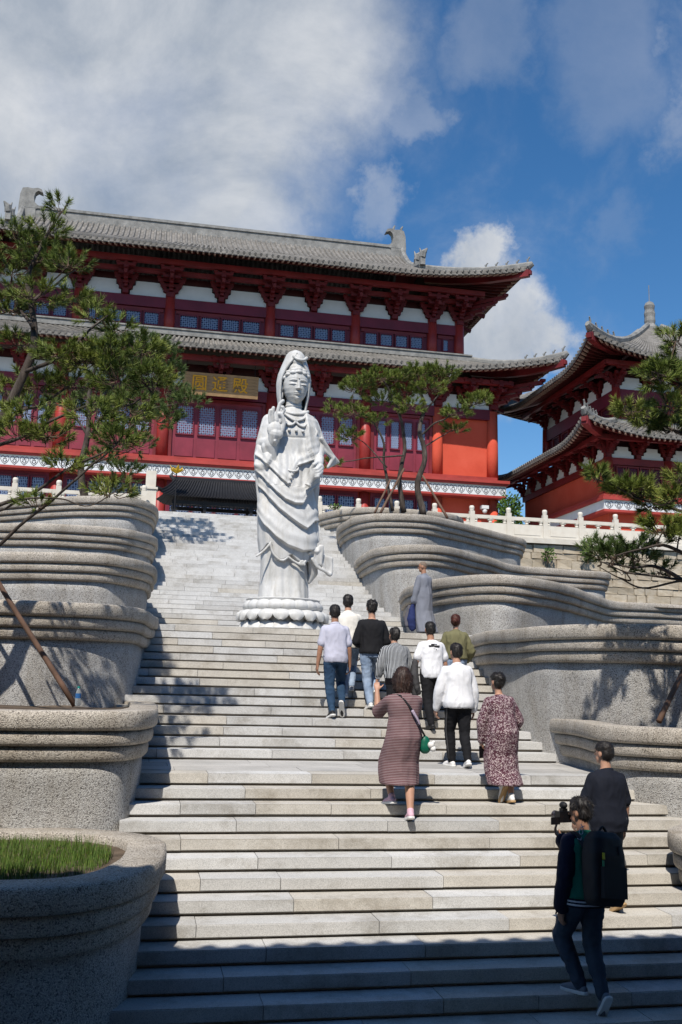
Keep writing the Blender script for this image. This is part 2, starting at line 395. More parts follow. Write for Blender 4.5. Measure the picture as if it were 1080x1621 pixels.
    for nm, a, b in (('c_jeans', (.012, .030, .065), (.040, .085, .150)), ('c_jeans_light', (.15, .21, .31), (.34, .42, .54)), ('c_jeans_dark', (.028, .040, .058), (.075, .095, .125))):
        m = NT(nm, .85, .2); m.color(m.ramp(m.noise(4, 6, .6, src=m.map((1, 1, .5))), [(.3, a), (.7, b)])); m.bump(m.noise(300, 2), .25, .001)
    def stripes(name, a, b, axis, freq, duty=.5):
        m = NT(name, .85, .2); s_ = m.sep(); w = m.math('FRACT', m.math('MULTIPLY', s_[axis], freq)); wb = m.math('ADD', w, m.math('MULTIPLY', m.noise(6), .0))
        st = m.math('GREATER_THAN', wb, duty); m.color(m.mix(st, a, b)); m.bump(m.noise(260, 2), .2, .001)
    stripes('c_dress_stripe', (.115, .045, .052), (.29, .225, .225), 2, 60, .60)
    stripes('c_shirt_stripe', (.045, .048, .055), (.42, .43, .44), 0, 52, .58)
    m = NT('c_floral', .85, .2); v = m.voro(105); s0 = m.sep(v); fl = m.ramp(s0[0], [(0, (.075, .026, .040)), (.42, (.095, .035, .05)), (.60, (.30, .22, .24)), (.85, (.46, .38, .37)), (1, (.20, .11, .13))], 'CONSTANT')
    m.color(fl); m.bump(m.noise(200, 2), .2, .001)
    simple('shoe_white', (.70, .68, .66), .6, .1, 8, .1, 80, .002); simple('shoe_pink', (.66, .42, .50), .6, .1, 8, .1, 80, .002)
    simple('sole_white', (.74, .73, .70), .6, .08, 8, .1, 80, .002); simple('sole_tan', (.45, .29, .14), .7, .12, 8, .1, 80, .002)
    simple('shoe_tan', (.42, .30, .17), .7, .12, 8, .1, 80, .002); simple('shoe_grey', (.16, .18, .21), .7, .12, 8, .1, 80, .002); simple('shoe_black', (.012, .012, .013), .5, .2, 8, .1, 80, .002)
    simple('bag_black', (.009, .009, .011), .65, .3, 5, .3, 220, .002); simple('bag_green', (.004, .11, .065), .45, .15, 6, .1, 100, .002)
    simple('plush_white', (.75, .73, .70), .95, .08, 9, .4, 90, .006); simple('strap_mauve', (.40, .33, .42), .7, .3, 40, .1, 90, .001)
    simple('phone_black', (.008, .008, .010), .25, .1, 5, 0); simple('lens_glass', (.02, .02, .03), .08, .1, 5, 0)
    simple('eye_dark', (.02, .015, .012), .25, .1, 5, 0); simple('lip', (.34, .12, .10), .5, .1, 5, 0)
    simple('watch', (.02, .02, .02), .3, .1, 5, 0); simple('rib_white', (.55, .55, .58), .8, .1, 6, .1, 90, .001)
    simple('yellow_tab', (.55, .48, .03), .5, .1, 6, 0); simple('green_tab', (.02, .22, .10), .5, .1, 6, 0); simple('print_black', (.02, .02, .022), .8, .1, 6, 0)
    m = NT('bottle', .1, .5); m.color((.75, .82, .85)); m.b.inputs['Transmission Weight'].default_value = .75
    simple('bottle_label', (.03, .12, .32), .4, .1, 6, 0); simple('bottle_cap', (.02, .25, .22), .4, .1, 6, 0); simple('plastic_white', (.7, .7, .68), .4, .05, 6, 0)
mk_mats()
M_ = MATS
# ------------------------------------------------------------------ ground, stairs, terrace
T, RS = 0.30, 0.13038
ZL, YL, WL = -1.0219, 11.3786, 1.902          # landing: height, nose, depth
ZP = ZL + 15 * RS; YP = YL + WL + 14 * T      # statue platform
WP = 4.3; NTOP = 33                           # platform depth, risers of the top flight
Y3 = YP + WP; ZT = ZP + NTOP * RS; YT = Y3 + (NTOP - 1) * T
XA = 2.78                                     # axis of stairs, statue and hall
ZG = ZL - 15 * RS

mb = MB(); mb.grid([[(-900, -900, ZG - .6), (900, -900, ZG - .6)], [(-900, 3000, ZG - .6), (900, 3000, ZG - .6)]])
tag(link('ground', mb.mesh(), M_['ground']), kind='structure')
mb = MB(); mb.box((2.5, 1.0, ZG - .35), (60, 13.9, .7))
plaza = tag(link('plaza', mb.mesh(), M_['paving_stone']), kind='structure')

def slab_mesh(depth, th, seed):
    bm = bmesh.new(); bmesh.ops.create_cube(bm, size=1)
    for v in bm.verts: v.co.y *= depth; v.co.z *= th; v.co.x *= 1.0
    r = random.Random(seed)
    bmesh.ops.bevel(bm, geom=[e for e in bm.edges if abs(e.verts[0].co.x - e.verts[1].co.x) > .5 and e.verts[0].co.y < 0], offset=.007, segments=2, affect='EDGES')
    for v in bm.verts: v.co.y += r.uniform(-.0015, .0015); v.co.z += r.uniform(-.001, .001)
    me = bpy.data.meshes.new('step_slab'); bm.to_mesh(me); bm.free(); return me
SLAB_TH = RS - .024
SLABS = {m: [slab_mesh(T + .07, SLAB_TH, s) for s in range(3)] for m in ('granite_grey', 'granite_beige', 'granite_white')}
for m, l in SLABS.items():
    for me in l: me.materials.append(M_[m])
def flight(name, y0, z0, n, bias, xa=-.32, xb=6.35):
    "n risers, the first nose at y0 with its tread at z0 + RS"
    core = MB()
    for i in range(n):
        y = y0 + i * T; z = z0 + i * RS
        core.box(((xa + xb) / 2, y + .045 + 1.0, z + (RS - SLAB_TH) / 2 - .3), (xb - xa, 2.0 - .001 * i, RS - SLAB_TH + .6))
    st = tag(link(name, core.mesh(), M_['mortar']), kind='structure')
    for i in range(n):
        y = y0 + i * T; zt = z0 + (i + 1) * RS
        x = xa + (0 if i % 2 else -.55) + rnd.uniform(-.12, .12)
        while x < xb:
            l = rnd.uniform(1.15, 1.62)
            if rnd.random() < .12: l *= .6
            x1 = min(x + l, xb)
            if x1 - x > .12 and x1 > xa:
                w = bias((max(x, xa) + x1) / 2, i / n)
                m = rnd.choices(('granite_grey', 'granite_beige', 'granite_white'), w)[0]
                x0 = max(x, xa)
                link('step_slab', rnd.choice(SLABS[m]), M_[m], st, ((x0 + x1) / 2, y + (T + .07) / 2 + rnd.uniform(-.004, .004), zt - SLAB_TH / 2 + rnd.uniform(-.002, .002)), None, (x1 - x0 - .006, 1, 1))
            x += l
    return st
def pavers(parent, y0, y1, z, rows, xa=-.75, xb=6.35):
    d = (y1 - y0) / rows; me = slab_mesh(d - .006, .1, 5); me.materials.append(M_['paving_stone'])
    for r in range(rows):
        x = xa - rnd.uniform(0, .7)
        while x < xb:
            l = rnd.uniform(.95, 1.5); x1 = min(x + l, xb); x0 = max(x, xa)
            if x1 - x0 > .1: link('paving_slab', me, M_['paving_stone'], parent, ((x0 + x1) / 2, y0 + d * (r + .5), z - .05 + rnd.uniform(-.0015, .0015)), None, (x1 - x0 - .006, 1, 1))
            x += l
g1 = lambda x, t: (1.2 if x < 2.2 else .35, .5 if x < 2.2 else 1.5, .25)
g2 = lambda x, t: (.7, .35 + 1.2 * t + (.5 if x > 3 else 0), .9 - .5 * t)
g3 = lambda x, t: (.25, .5 if t < .12 else .02, 1.6)
fl1 = flight('stairs_lower', YL - 14 * T, ZL - 15 * RS, 15, g1, xa=-.16)
fl2 = flight('stairs_middle', YL + WL, ZL, 15, g2)
fl3 = flight('stairs_upper', Y3, ZP, NTOP, g3)
mb = MB(); mb.box((2.8, YL + .1 + WL / 2, ZL - .4), (7.1, WL - .1, .56)); land = tag(link('landing', mb.mesh(), M_['mortar']), kind='structure')
pavers(land, YL + T + .075, YL + WL + .04, ZL, 3)
mb = MB(); mb.box((2.8, YP + .1 + WP / 2, ZP - .4), (7.1, WP - .1, .56)); plat = tag(link('statue_platform', mb.mesh(), M_['mortar']), kind='structure')
pavers(plat, YP + T + .075, YP + WP + .04, ZP, 5)
# terrace in front of the hall
YW = 32.75
mb = MB(); mb.box((2.8, (YT + .36 + 90) / 2, ZT - 2.003), (7.2, 90 - YT - .36, 4.0))
mb.box((-20.0, (YW + 90) / 2, ZT - 4.0), (38.4, 90 - YW, 8.0)); mb.box((26.2, (YW + 90) / 2, ZT - 4.0), (39.6, 90 - YW, 8.0))
tag(link('terrace', mb.mesh(), M_['paving_stone']), kind='structure')

# ------------------------------------------------------------------ planters
PROF = [  # (outset, height) for the three bands of the rim and the wall
    ('rim', [(-.34, -.10), (-.34, -.012), (-.325, 0), (-.02, .0), (0, -.015), (.006, -.07), (.004, -.155), (-.012, -.185), (-.06, -.20), (-.10, -.195)]),
    ('moulding', [(-.14, -.16), (-.075, -.200), (-.05, -.215), (-.042, -.25), (-.045, -.31), (-.06, -.34), (-.11, -.350), (-.15, -.345)]),
    ('moulding', [(-.19, -.31), (-.125, -.348), (-.10, -.362), (-.092, -.40), (-.096, -.465), (-.115, -.495), (-.16, -.505), (-.20, -.50)]),
]
def sweep(plan, prof, z, seed, wob=.02, closed=True):
    n = len(plan); nor = []
    for i in range(n):
        a = plan[i - 1]; b = plan[(i + 1) % n]; t = Vector((b.x - a.x, b.y - a.y)).normalized(); nor.append(Vector((t.y, -t.x)))
    rows = []
    for o, h in prof:
        row = []
        for i, p in enumerate(plan):
            q = noise.noise(Vector((p.x * .9, p.y * .9, seed + h * 1.3))) * wob; q2 = noise.noise(Vector((p.x * .6 + 9, p.y * .6, seed))) * .035
            row.append((p.x + nor[i].x * (o + q), p.y + nor[i].y * (o + q), z + h + q2 + q * .4))
        rows.append(row)
    return rows
def planter(label, pts, z, depth, seed, grp, taper=.30):
    "pts: plan outline of the rim, counter-clockwise seen from above"
    plan = catmull([Vector((p[0], p[1], 0)) for p in pts], 9, True)
    area = sum(plan[i].x * plan[(i + 1) % len(plan)].y - plan[(i + 1) % len(plan)].x * plan[i].y for i in range(len(plan)))
    if area < 0: plan.reverse()
    root = thing('planter', label, 'planter', (plan[0].x, plan[0].y, z - depth), grp)
    for nm, prof in PROF:
        mb = MB(); mb.grid(sweep(plan, prof, z, seed), close_u=True); me = mb.mesh(smooth=True)
        link(nm, me, M_['aggregate_rim'], root)
    wall = [(-.22, -.47)] + [(lerp(-.165, -taper, smooth01(t) * .35 + t * .65), lerp(-.50, -depth, t)) for t in [i / 9 for i in range(10)]]
    mb = MB(); mb.grid(sweep(plan, wall, z, seed, .035), close_u=True); link('wall', mb.mesh(smooth=True), M_['aggregate'], root)
    row = sweep(plan, [(-.31, -.07)], z, seed)[0]; c = Vector((sum(p[0] for p in row) / len(row), sum(p[1] for p in row) / len(row), 0))
    mb = MB(); rings = []
    for t in (1, .8, .6, .4, .2): rings.append([(lerp(c.x, p[0], t), lerp(c.y, p[1], t), z - .075 + noise.noise(Vector((p[0] * t, p[1] * t, seed))) * .05 * (t < 1)) for p in row])
    mb.grid(rings, close_u=True); o = len(mb.v) - len(row); mb.f.append(tuple(o + i for i in range(len(row)))); link('soil', mb.mesh(smooth=True), M_['soil'], root)
    return root
GL = 'planters stepping up left of the stairs'; GR = 'planters stepping up right of the stairs'
LP = [
 ('grass filled aggregate planter at the foot of the stairs, nearest on the left', -1.45, 2.4,
  [(-3.8, 7.7), (-2.15, 7.4), (-.88, 7.4), (-.33, 7.55), (.04, 7.95), (.24, 8.55), (.30, 9.1), (.27, 9.55), (.02, 10.0), (-.6, 10.36), (-1.5, 10.45), (-2.7, 10.5), (-4.1, 10.2), (-4.7, 8.8)]),
 ('aggregate planter behind the grass planter, holding the leaning wooden pole', -.325, 2.2,
  [(-6.5, 10.6), (-4, 10.3), (-1.9, 10.2), (-.8, 10.2), (-.22, 10.28), (.08, 10.58), (.19, 11.2), (.22, 12.6), (.22, 13.8), (.05, 15.0), (-.9, 16.2), (-3, 17.0), (-6.5, 16.6)]),
 ('aggregate planter third from the bottom on the left, with tree shadows on its wall', 1.0, 2.4,
  [(-7, 14.3), (-4, 13.9), (-1.95, 13.7), (-1.0, 13.9), (-.42, 14.25), (-.04, 14.8), (.14, 15.7), (.23, 17.2), (.18, 19), (-.3, 20.5), (-1.5, 21.6), (-4, 22), (-7.5, 21)]),
 ('aggregate planter fourth from the bottom on the left', 2.2, 2.3,
  [(-7.5, 18.9), (-4, 18.6), (-2.6, 18.5), (-1.07, 18.4), (-.4, 18.7), (.02, 19.4), (.2, 20.6), (.12, 22.4), (-.4, 24), (-2, 25.6), (-5, 25.8), (-8, 24.5)]),
 ('aggregate planter second from the top on the left', 3.4, 2.3,
  [(-8.5, 24.4), (-5, 23.5), (-3.3, 23.3), (-2.2, 22.8), (-1.2, 22.85), (-.4, 23.2), (.05, 24.0), (.22, 24.9), (.15, 26.3), (-.5, 28), (-2.5, 29.6), (-6, 29.5), (-9, 28)]),
 ('topmost aggregate planter on the left, under the bushy pine', 4.55, 2.3,
  [(-9, 29.5), (-6, 28.4), (-3.9, 27.3), (-2.5, 26.0), (-1.4, 25.4), (-.5, 25.45), (.0, 26.05), (.2, 26.9), (.18, 28.6), (-.1, 30.6), (-1.5, 31.9), (-5, 32.2), (-9, 32)]),
]
for i, (lb, z, d, pts) in enumerate(LP): planter(lb, pts, z, d, 3.1 * i + 1, GL, .18 if i < 3 else .24)
RP = [
 ('lowest aggregate planter on the right, its tip just inside the frame', -1.38, 2.6,
  [(9.5, 6.8), (7.4, 6.9), (6.2, 7.6), (5.45, 8.5), (5.25, 9.2), (5.55, 9.85), (6.6, 10.4), (9, 10.7), (10.5, 9)]),
 ('aggregate planter on the right beside the man in the navy shirt', -.405, 2.2,
  [(11.5, 10.3), (9, 10.2), (7.3, 10.25), (6.35, 10.4), (5.76, 10.75), (5.48, 11.4), (5.58, 12.4), (5.85, 14.2), (6.6, 15.4), (9, 16), (12, 15)]),
 ('wide aggregate planter on the right with branch shadows across its wall', .86, 2.4,
  [(12.5, 11.9), (9.5, 11.65), (6.9, 11.72), (5.95, 12.28), (5.47, 13.25), (5.34, 14.3), (5.38, 15.3), (5.6, 16.9), (6.2, 18.6), (8, 19.9), (10.5, 20), (13, 18.5)]),
 ('aggregate planter with a wavy rim on the right, behind the monk', 2.08, 2.4,
  [(15, 22.0), (12.8, 22.03), (11.9, 21.9), (10.7, 21.5), (9.4, 20.0), (7.9, 18.2), (6.8, 17.42), (6.1, 17.75), (5.62, 18.9), (5.5, 20.2), (5.68, 21.8), (6.2, 23.4), (7.5, 24.8), (10, 25.8), (13, 26.2), (16, 25.5)]),
 ('aggregate planter second from the top on the right, above the monk', 3.3, 2.4,
  [(12.6, 25.9), (11.2, 25.74), (9.9, 25.4), (8.25, 23.75), (6.9, 22.55), (6.0, 22.65), (5.54, 23.35), (5.42, 24.4), (5.5, 26), (6, 27.5), (8, 28.9), (11, 28.9), (13.0, 28.0), (13.2, 26.6)]),
 ('topmost pale aggregate planter on the right, under the slender pines', 4.46, 2.4,
  [(11.2, 28.1), (10.3, 27.35), (8.9, 26.2), (7.3, 24.95), (6.0, 25.12), (5.52, 25.75), (5.34, 26.8), (5.4, 28.3), (6, 30), (8, 31.4), (10.5, 31.2), (11.6, 29.6)]),
 ('brown weathered planter at the stair head on the right', 5.28, 2.6,
  [(9, 28.9), (6.8, 28.75), (6.1, 29.05), (5.55, 29.75), (5.26, 30.8), (5.35, 31.7), (6.2, 32.5), (9, 32.6), (10, 30.6)]),
]
for i, (lb, z, d, pts) in enumerate(RP): planter(lb, pts, z, d, 2.7 * i + 31, GR)

# grass in the lowest left planter
def grass_patch():
    r = random.Random(11); mb = MB(); plan = [Vector((p[0], p[1], 0)) for p in LP[0][3]]
    c = Vector((-2.05, 8.95, 0))
    def inside(x, y):
        n = len(plan); k = False
        for i in range(n):
            a = plan[i]; b = plan[i - 1]
            if (a.y > y) != (b.y > y) and x < (b.x - a.x) * (y - a.y) / (b.y - a.y) + a.x: k = not k
        return k
    n = 0
    while n < 15000:
        x = r.uniform(-3.2, .2); y = r.uniform(7.4, 10.5)
        sx = c.x + (x - c.x) * 1.24; sy_ = c.y + (y - c.y) * 1.36
        if not inside(sx, sy_): continue
        n += 1; a = r.uniform(0, 6.28); h = r.uniform(.02, .10) * (1 + .9 * noise.noise(Vector((x * 3, y * 3, 0)))); w = .0035
        lx, ly = math.cos(a) * h * .5, math.sin(a) * h * .5; ca, sa = math.cos(a + 1.57) * w, math.sin(a + 1.57) * w; z = -1.45 - .03
        mb.add([(x - ca, y - sa, z - .06), (x + ca, y + sa, z - .06), (x + lx + ca * .3, y + ly + sa * .3, z + h - .02)], [(0, 1, 2)])
    tag(link('grass', mb.mesh(), M_['grass_blade']), 'short green grass growing in the lowest left planter', 'grass', kind='stuff')
grass_patch()

# ------------------------------------------------------------------ retaining wall of the terrace
def ashlar_wall():
    w = thing('retaining_wall', 'beige rough stone block wall under the white balustrade', 'wall', (12, YW, 2))
    mb = MB(); mb.box((24, YW + .2, 2.0), (37, .4, 6.3)); link('backing', mb.mesh(), M_['mortar'], w)
    def block(l, h, seed):
        bm = bmesh.new(); bmesh.ops.create_cube(bm, size=1); bmesh.ops.bevel(bm, geom=bm.edges[:], offset=.03, segments=1, affect='EDGES')
        r = random.Random(seed)
        for v in bm.verts: v.co.x = v.co.x * l; v.co.z = v.co.z * h; v.co.y = v.co.y * .3 + (r.uniform(-.035, .02) if v.co.y < 0 else 0); v.co.x += r.uniform(-.012, .012); v.co.z += r.uniform(-.012, .012)
        me = bpy.data.meshes.new('stone'); bm.to_mesh(me); bm.free(); me.materials.append(M_['ashlar']); return me
    kinds = [block(l, .27, i) for i, l in enumerate((.38, .5, .62, .45, .72))]; lens = (.38, .5, .62, .45, .72)
    z = 5.0; row = 0; hs = (1.0, .8, 1.15, .9, 1.05, .85)
    while z > 1.6:
        x = 9.0 - rnd.uniform(0, .5)
        while x < 22.5:
            k = rnd.randrange(5); sxx = rnd.uniform(.8, 1.35); link('stone', kinds[k], M_['ashlar'], w, (x + lens[k] * sxx / 2, YW - .03 + rnd.uniform(-.03, .02), z - .14 * hs[row % 6]), (0, rnd.uniform(-.02, .02), 0), (sxx, 1, hs[row % 6])); x += lens[k] * sxx + .012
        z -= .285 * hs[row % 6]; row += 1
    mb = MB(); mb.box((24, YW - .02, 5.12), (37, .6, .18)); link('coping', mb.mesh(), M_['marble_rail'], w)
ashlar_wall()

# ------------------------------------------------------------------ balustrades
def rail_post():
    mb = MB(); mb.box((0, 0, .46), (.17, .17, .92)); post = mb.mesh('post')
    mb = MB(); mb.lathe([(.075, .92), (.085, .94), (.075, .96), (.088, .99), (.092, 1.05), (.085, 1.09), (.06, 1.115), (.0, 1.12)], n=12); cap = mb.mesh('post_cap', True)
    return post, cap
POST, CAP = rail_post()
def rail_panel(l):
    mb = MB(); mb.box((0, 0, .30), (l, .11, .46)); mb.box((0, -.058, .30), (l - .22, .02, .28)); mb.box((0, 0, .74), (l, .13, .12)); mb.box((0, 0, .04), (l, .2, .08))
    for x in (-l / 2 + .06, -l * .0, l / 2 - .06): mb.lathe([(.055, .53), (.07, .56), (.05, .60), (.075, .64), (.08, .68)], (x, 0, 0), 10)
    # curved cut-outs below the hand rail
    for s0 in (-1, 1):
        cx = s0 * l / 4; w = l / 2 - .13
        for k in range(5):
            t = k / 4; 
            if t in (0, 1): mb.box((cx + (t - .5) * (w - .02), 0, .655), (.06, .09, .055))
    return mb.mesh('panel')
PANEL = rail_panel(1.20)
def balustrade(label, x0, n, y, z, step=1.372, d=1):
    b = thing('balustrade', label, 'balustrade', (x0, y, z), 'white stone balustrades of the terrace')
    for i in range(n):
        x = x0 + i * step * d
        p = link('post', POST, M_['marble_rail'], b, (x, y, z)); link('post_cap', CAP, M_['marble_rail'], b, (x, y, z))
        if i < n - 1: link('panel', PANEL, M_['marble_rail'], b, (x + step / 2 * d, y, z))
    return b
balustrade('white stone balustrade on the stone wall right of the stairs', 5.68, 20, 33.0, 5.215)
balustrade('white stone balustrade behind the planters left of the stairs', -.25, 10, 33.0, 5.215, d=-1)
mb = MB(); mb.box((-.1, 33.6, 5.75), (.5, .5, 1.1)); mb.box((-.1, 33.6, 6.33), (.58, .58, .07)); mb.box((-.05, 33.6, 6.65), (.34, .3, .6))
tag(link('stone_pillar', mb.mesh(), M_['marble_rail']), 'cream stone pillar at the stair head left of the black roof', 'pillar')
# ------------------------------------------------------------------ halls
def bracket_mesh(d=1.0, big=True):
    "one set of stepping bracket arms; origin at the wall plane on top of the column, projecting to -Y"
    mb = MB(); k = 1.0 if big else .82
    mb.box((0, -.02, .12), (.34 * k, .38, .24))
    for i, (w, pr, z) in enumerate(((.74, .35, .34), (1.02, .70, .58), (1.30, 1.05, .82))):
        w *= k
        mb.box((0, -pr * .15, z), (w, .17, .15))                                 # arm along the wall
        for s0 in (-1, 1):
            mb.box((s0 * (w / 2 - .06), -pr * .15, z + .12), (.2, .21, .11)); mb.box((s0 * (w / 2 - .17), -pr * .15, z - .085), (.18, .16, .05))
        mb.box((0, -pr / 2, z + .02), (.18, pr, .17)); mb.box((0, -pr, z + .12), (.22, .22, .12))
        if i: mb.box((0, -pr, z + .24), (w * .8, .14, .13))
        for s0 in (-1, 0, 1):
            if i: mb.box((s0 * w * .36, -pr, z + .33), (.17, .18, .09))
    mb.beam((0, -.2, .95), (0, -1.35, .62), .14, .16)                            # slanting lever arm
    return mb.mesh('bracket_set')
BR_BIG, BR_MID = bracket_mesh(), bracket_mesh(big=False)
def white_panel_mesh(w, h):
    "white filling between two bracket sets, with stepped shoulders; origin bottom centre"
    st = [(w / 2, 0), (w / 2, h * .30), (w / 2 - .12, h * .36), (w / 2 - .12, h * .60), (w / 2 - .25, h * .68), (w / 2 - .25, h)]
    out = st + [(-x, z) for x, z in reversed(st)]
    mb = MB(); n = len(out)
    mb.add([(x, 0, z) for x, z in out] + [(x, .05, z) for x, z in out], [tuple(range(n)), tuple(range(2 * n - 1, n - 1, -1))] + [(i, i + n, (i + 1) % n + n, (i + 1) % n) for i in range(n)])
    return mb.mesh('plaster_panel')
_win = {}
def window(parent, x, y, z0, z1, w, nx, nz, M=None, frame='maroon', lat='lattice_paint', solid=0.0, axis='x'):
    "lattice window: frame, pane, lattice; faces -Y (axis x) or -X (axis y)"
    h = z1 - z0; key = (round(w, 3), round(h, 3), nx, nz, frame)
    if key not in _win:
        f = MB(); t = .05
        f.box((0, -.03, t / 2), (w, .09, t)); f.box((0, -.03, h - t / 2), (w, .09, t)); f.box((-w / 2 + t / 2, -.03, h / 2), (t, .09, h - 2 * t)); f.box((w / 2 - t / 2, -.03, h / 2), (t, .09, h - 2 * t))
        g = MB(); g.box((0, .02, h / 2), (w - 2 * t, .02, h - 2 * t))
        b = MB(); iw, ih = w - 2 * t, h - 2 * t; bt = .024
        for i in range(1, nx): b.box((-iw / 2 + iw * i / nx, -.012, h / 2), (bt, .024, ih))
        for i in range(1, nz): b.box((0, -.010, t + ih * i / nz), (iw, .020, bt))
        for i in range(nx):
            for j in range(nz):
                if (i + j) % 2 == 0: b.box((-iw / 2 + iw * (i + .5) / nx, -.011, t + ih * (j + .5) / nz), (iw / nx * .40, .018, ih / nz * .22))
        _win[key] = (f.mesh('window'), g.mesh('pane'), b.mesh('lattice'))
    f, g, b = _win[key]; rot = (0, 0, 0) if axis == 'x' else (0, 0, -math.pi / 2)
    loc = (x, y, z0)
    wo = link('window', f, M_[frame], parent, loc, rot)
    link('pane', g, M_['window_glass'], wo); link('lattice', b, M_[lat], wo)
    return wo

def roof_skirt(root, inner, outer, zi, ze, lift, ext, name='roof', sides='fblr', roll=.27, sag=.12, lift_from=.55, thick=.16, rafters=True, hip=True, part=None):
    """four curved slopes from the inner rectangle at zi down to the eave rectangle at ze; corners swing up by lift and out by ext"""
    ix0, ix1, iy0, iy1 = inner; ox0, ox1, oy0, oy1 = outer
    def edge(side, s, t):
        # s -1..1 along, t 0 top .. 1 eave
        a = abs(s); c = max(0, (a - lift_from) / (1 - lift_from)) ** 2.2
        if side in 'fb':
            xi = lerp(ix0, ix1, (s + 1) / 2); xo = lerp(ox0, ox1, (s + 1) / 2) + (1 if s > 0 else -1) * ext * c
            yi = iy0 if side == 'f' else iy1; yo = (oy0 - ext * c) if side == 'f' else (oy1 + ext * c)
        else:
            yi = lerp(iy0, iy1, (s + 1) / 2); yo = lerp(oy0, oy1, (s + 1) / 2) + (1 if s > 0 else -1) * ext * c
            xi = ix0 if side == 'l' else ix1; xo = (ox0 - ext * c) if side == 'l' else (ox1 + ext * c)
        z = lerp(zi, ze, t) - sag * math.sin(math.pi * t) * 1.0 + lift * c * t * t
        return Vector((lerp(xi, xo, t), lerp(yi, yo, t), z))
    tiles = MB(); under = MB(); raft = MB(); ends = MB(); caps = MB()
    for side in sides:
        L = (ox1 - ox0) if side in 'fb' else (oy1 - oy0); ns = max(8, int(L / .55)); nt = 6
        rows = [[edge(side, -1 + 2 * i / ns, j / nt) for i in range(ns + 1)] for j in range(nt + 1)]
        tiles.grid(rows)
        drop = Vector((0, 0, -thick))
        rows2 = [[p + drop - Vector((0, 0, .10 * (1 - j / nt))) for p in r] for j, r in enumerate(rows)]; under.grid(rows2)
        tiles.grid([rows[-1], rows2[-1]])
        n = int(L / roll)
        for k in range(n + 1):
            s0 = -1 + 2 * (k + .5) / (n + 1)
            if abs(s0) > .998: continue
            P = [edge(side, s0, j / 5) + Vector((0, 0, .02)) for j in range(6)]
            d = (P[-1] - P[-2]).normalized(); P[-1] = P[-1] + d * .04
            tiles.tube(P, roll * .27, 6)
            # drip tile and eave disc
            e = edge(side, s0 + (roll / L if s0 + roll / L < 1 else 0), 1); caps.box(e + Vector((0, 0, -.06)), (roll * .7, .05, .14) if side in 'fb' else (.05, roll * .7, .14))
            if rafters:
                a = edge(side, s0, .12) + Vector((0, 0, -thick - .20)); b = edge(side, s0, .93) + Vector((0, 0, -thick - .07))
                if sag < .2: raft.beam(a, b, .09, .11)
                else:
                    Q = [edge(side, s0, t) + Vector((0, 0, -thick - lerp(.20, .07, (t - .12) / .81))) for t in (.12, .32, .52, .72, .93)]
                    for q0, q1 in zip(Q, Q[1:]): raft.beam(q0, q1, .09, .11)
                c = edge(side, s0, .985) + Vector((0, 0, -thick - .02)); ends.beam(b + (c - b) * .05, c, .075, .08)
    par = part or root
    t = link('roof_tiles', tiles.mesh(smooth=False), M_['roof_tile'], par); t['kind'] = 'stuff'
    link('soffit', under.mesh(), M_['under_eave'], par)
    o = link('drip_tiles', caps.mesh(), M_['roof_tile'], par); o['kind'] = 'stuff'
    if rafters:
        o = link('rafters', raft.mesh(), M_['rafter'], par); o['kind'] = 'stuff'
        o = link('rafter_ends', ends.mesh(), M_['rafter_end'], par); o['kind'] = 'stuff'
    if hip:
        for sx in (-1, 1):
            for side in 'fb':
                if side not in sides: continue
                P = [edge(side, sx * .9995, t) + Vector((0, 0, .10)) for t in [i / 8 for i in range(9)]]
                tip = P[-1] + (P[-1] - P[-2]) * .25 + Vector((0, 0, .10)); P.append(tip)
                mb = MB(); mb.tube(P, [(.14, .20)] * 9 + [(.09, .12)], 8); h = link('hip_ridge', mb.mesh(), M_['ridge_tile'], par)
                # corner beam under the ridge
                a = edge(side, sx * .999, .05) + Vector((0, 0, -thick - .35)); b = edge(side, sx * .999, 1.0) + Vector((0, 0, -thick - .08))
                mb = MB(); Q = [edge(side, sx * .999, t) + Vector((0, 0, -thick - lerp(.36, .12, t))) for t in (.05, .25, .45, .65, .85, 1.0)]
                for q0, q1 in zip(Q, Q[1:]): mb.beam(q0, q1, .26, .34)
                mb.beam(b - (b - a) * .25 + Vector((0, 0, -.2)), b + (b - a) * .02, .2, .2); link('corner_beam', mb.mesh(), M_['red_paint'], par)
                if side == 'f':
                    nb = 5
                    for k in range(nb):
                        q = edge(side, sx * .9995, .62 + .37 * k / (nb - 1)) + Vector((0, 0, .22)); ridge_beast(par, q, (1 if sx > 0 else -1), k == nb - 1)
    return edge
_beast = []
def ridge_beast(parent, p, sx, rider):
    if not _beast:
        mb = MB(); mb.box((0, 0, .06), (.16, .1, .12)); mb.tube([(-.05, 0, .1), (-.04, 0, .22), (.03, 0, .32), (.10, 0, .40)], [.07, .085, .06, .045], 6)
        mb.tube([(.06, 0, .38), (.17, 0, .40)], [.055, .025], 6); mb.tube([(-.07, 0, .16), (-.13, 0, .28), (-.10, 0, .36)], [.03, .025, .01], 5)
        mb.box((.05, .03, .43), (.03, .02, .07)); _beast.append(mb.mesh('ridge_beast'))
    o = link('ridge_beast', _beast[0], M_['ridge_tile'], parent, p, (0, 0, math.atan2(-1, sx)), (.62, .62, .66 if not rider else .8))

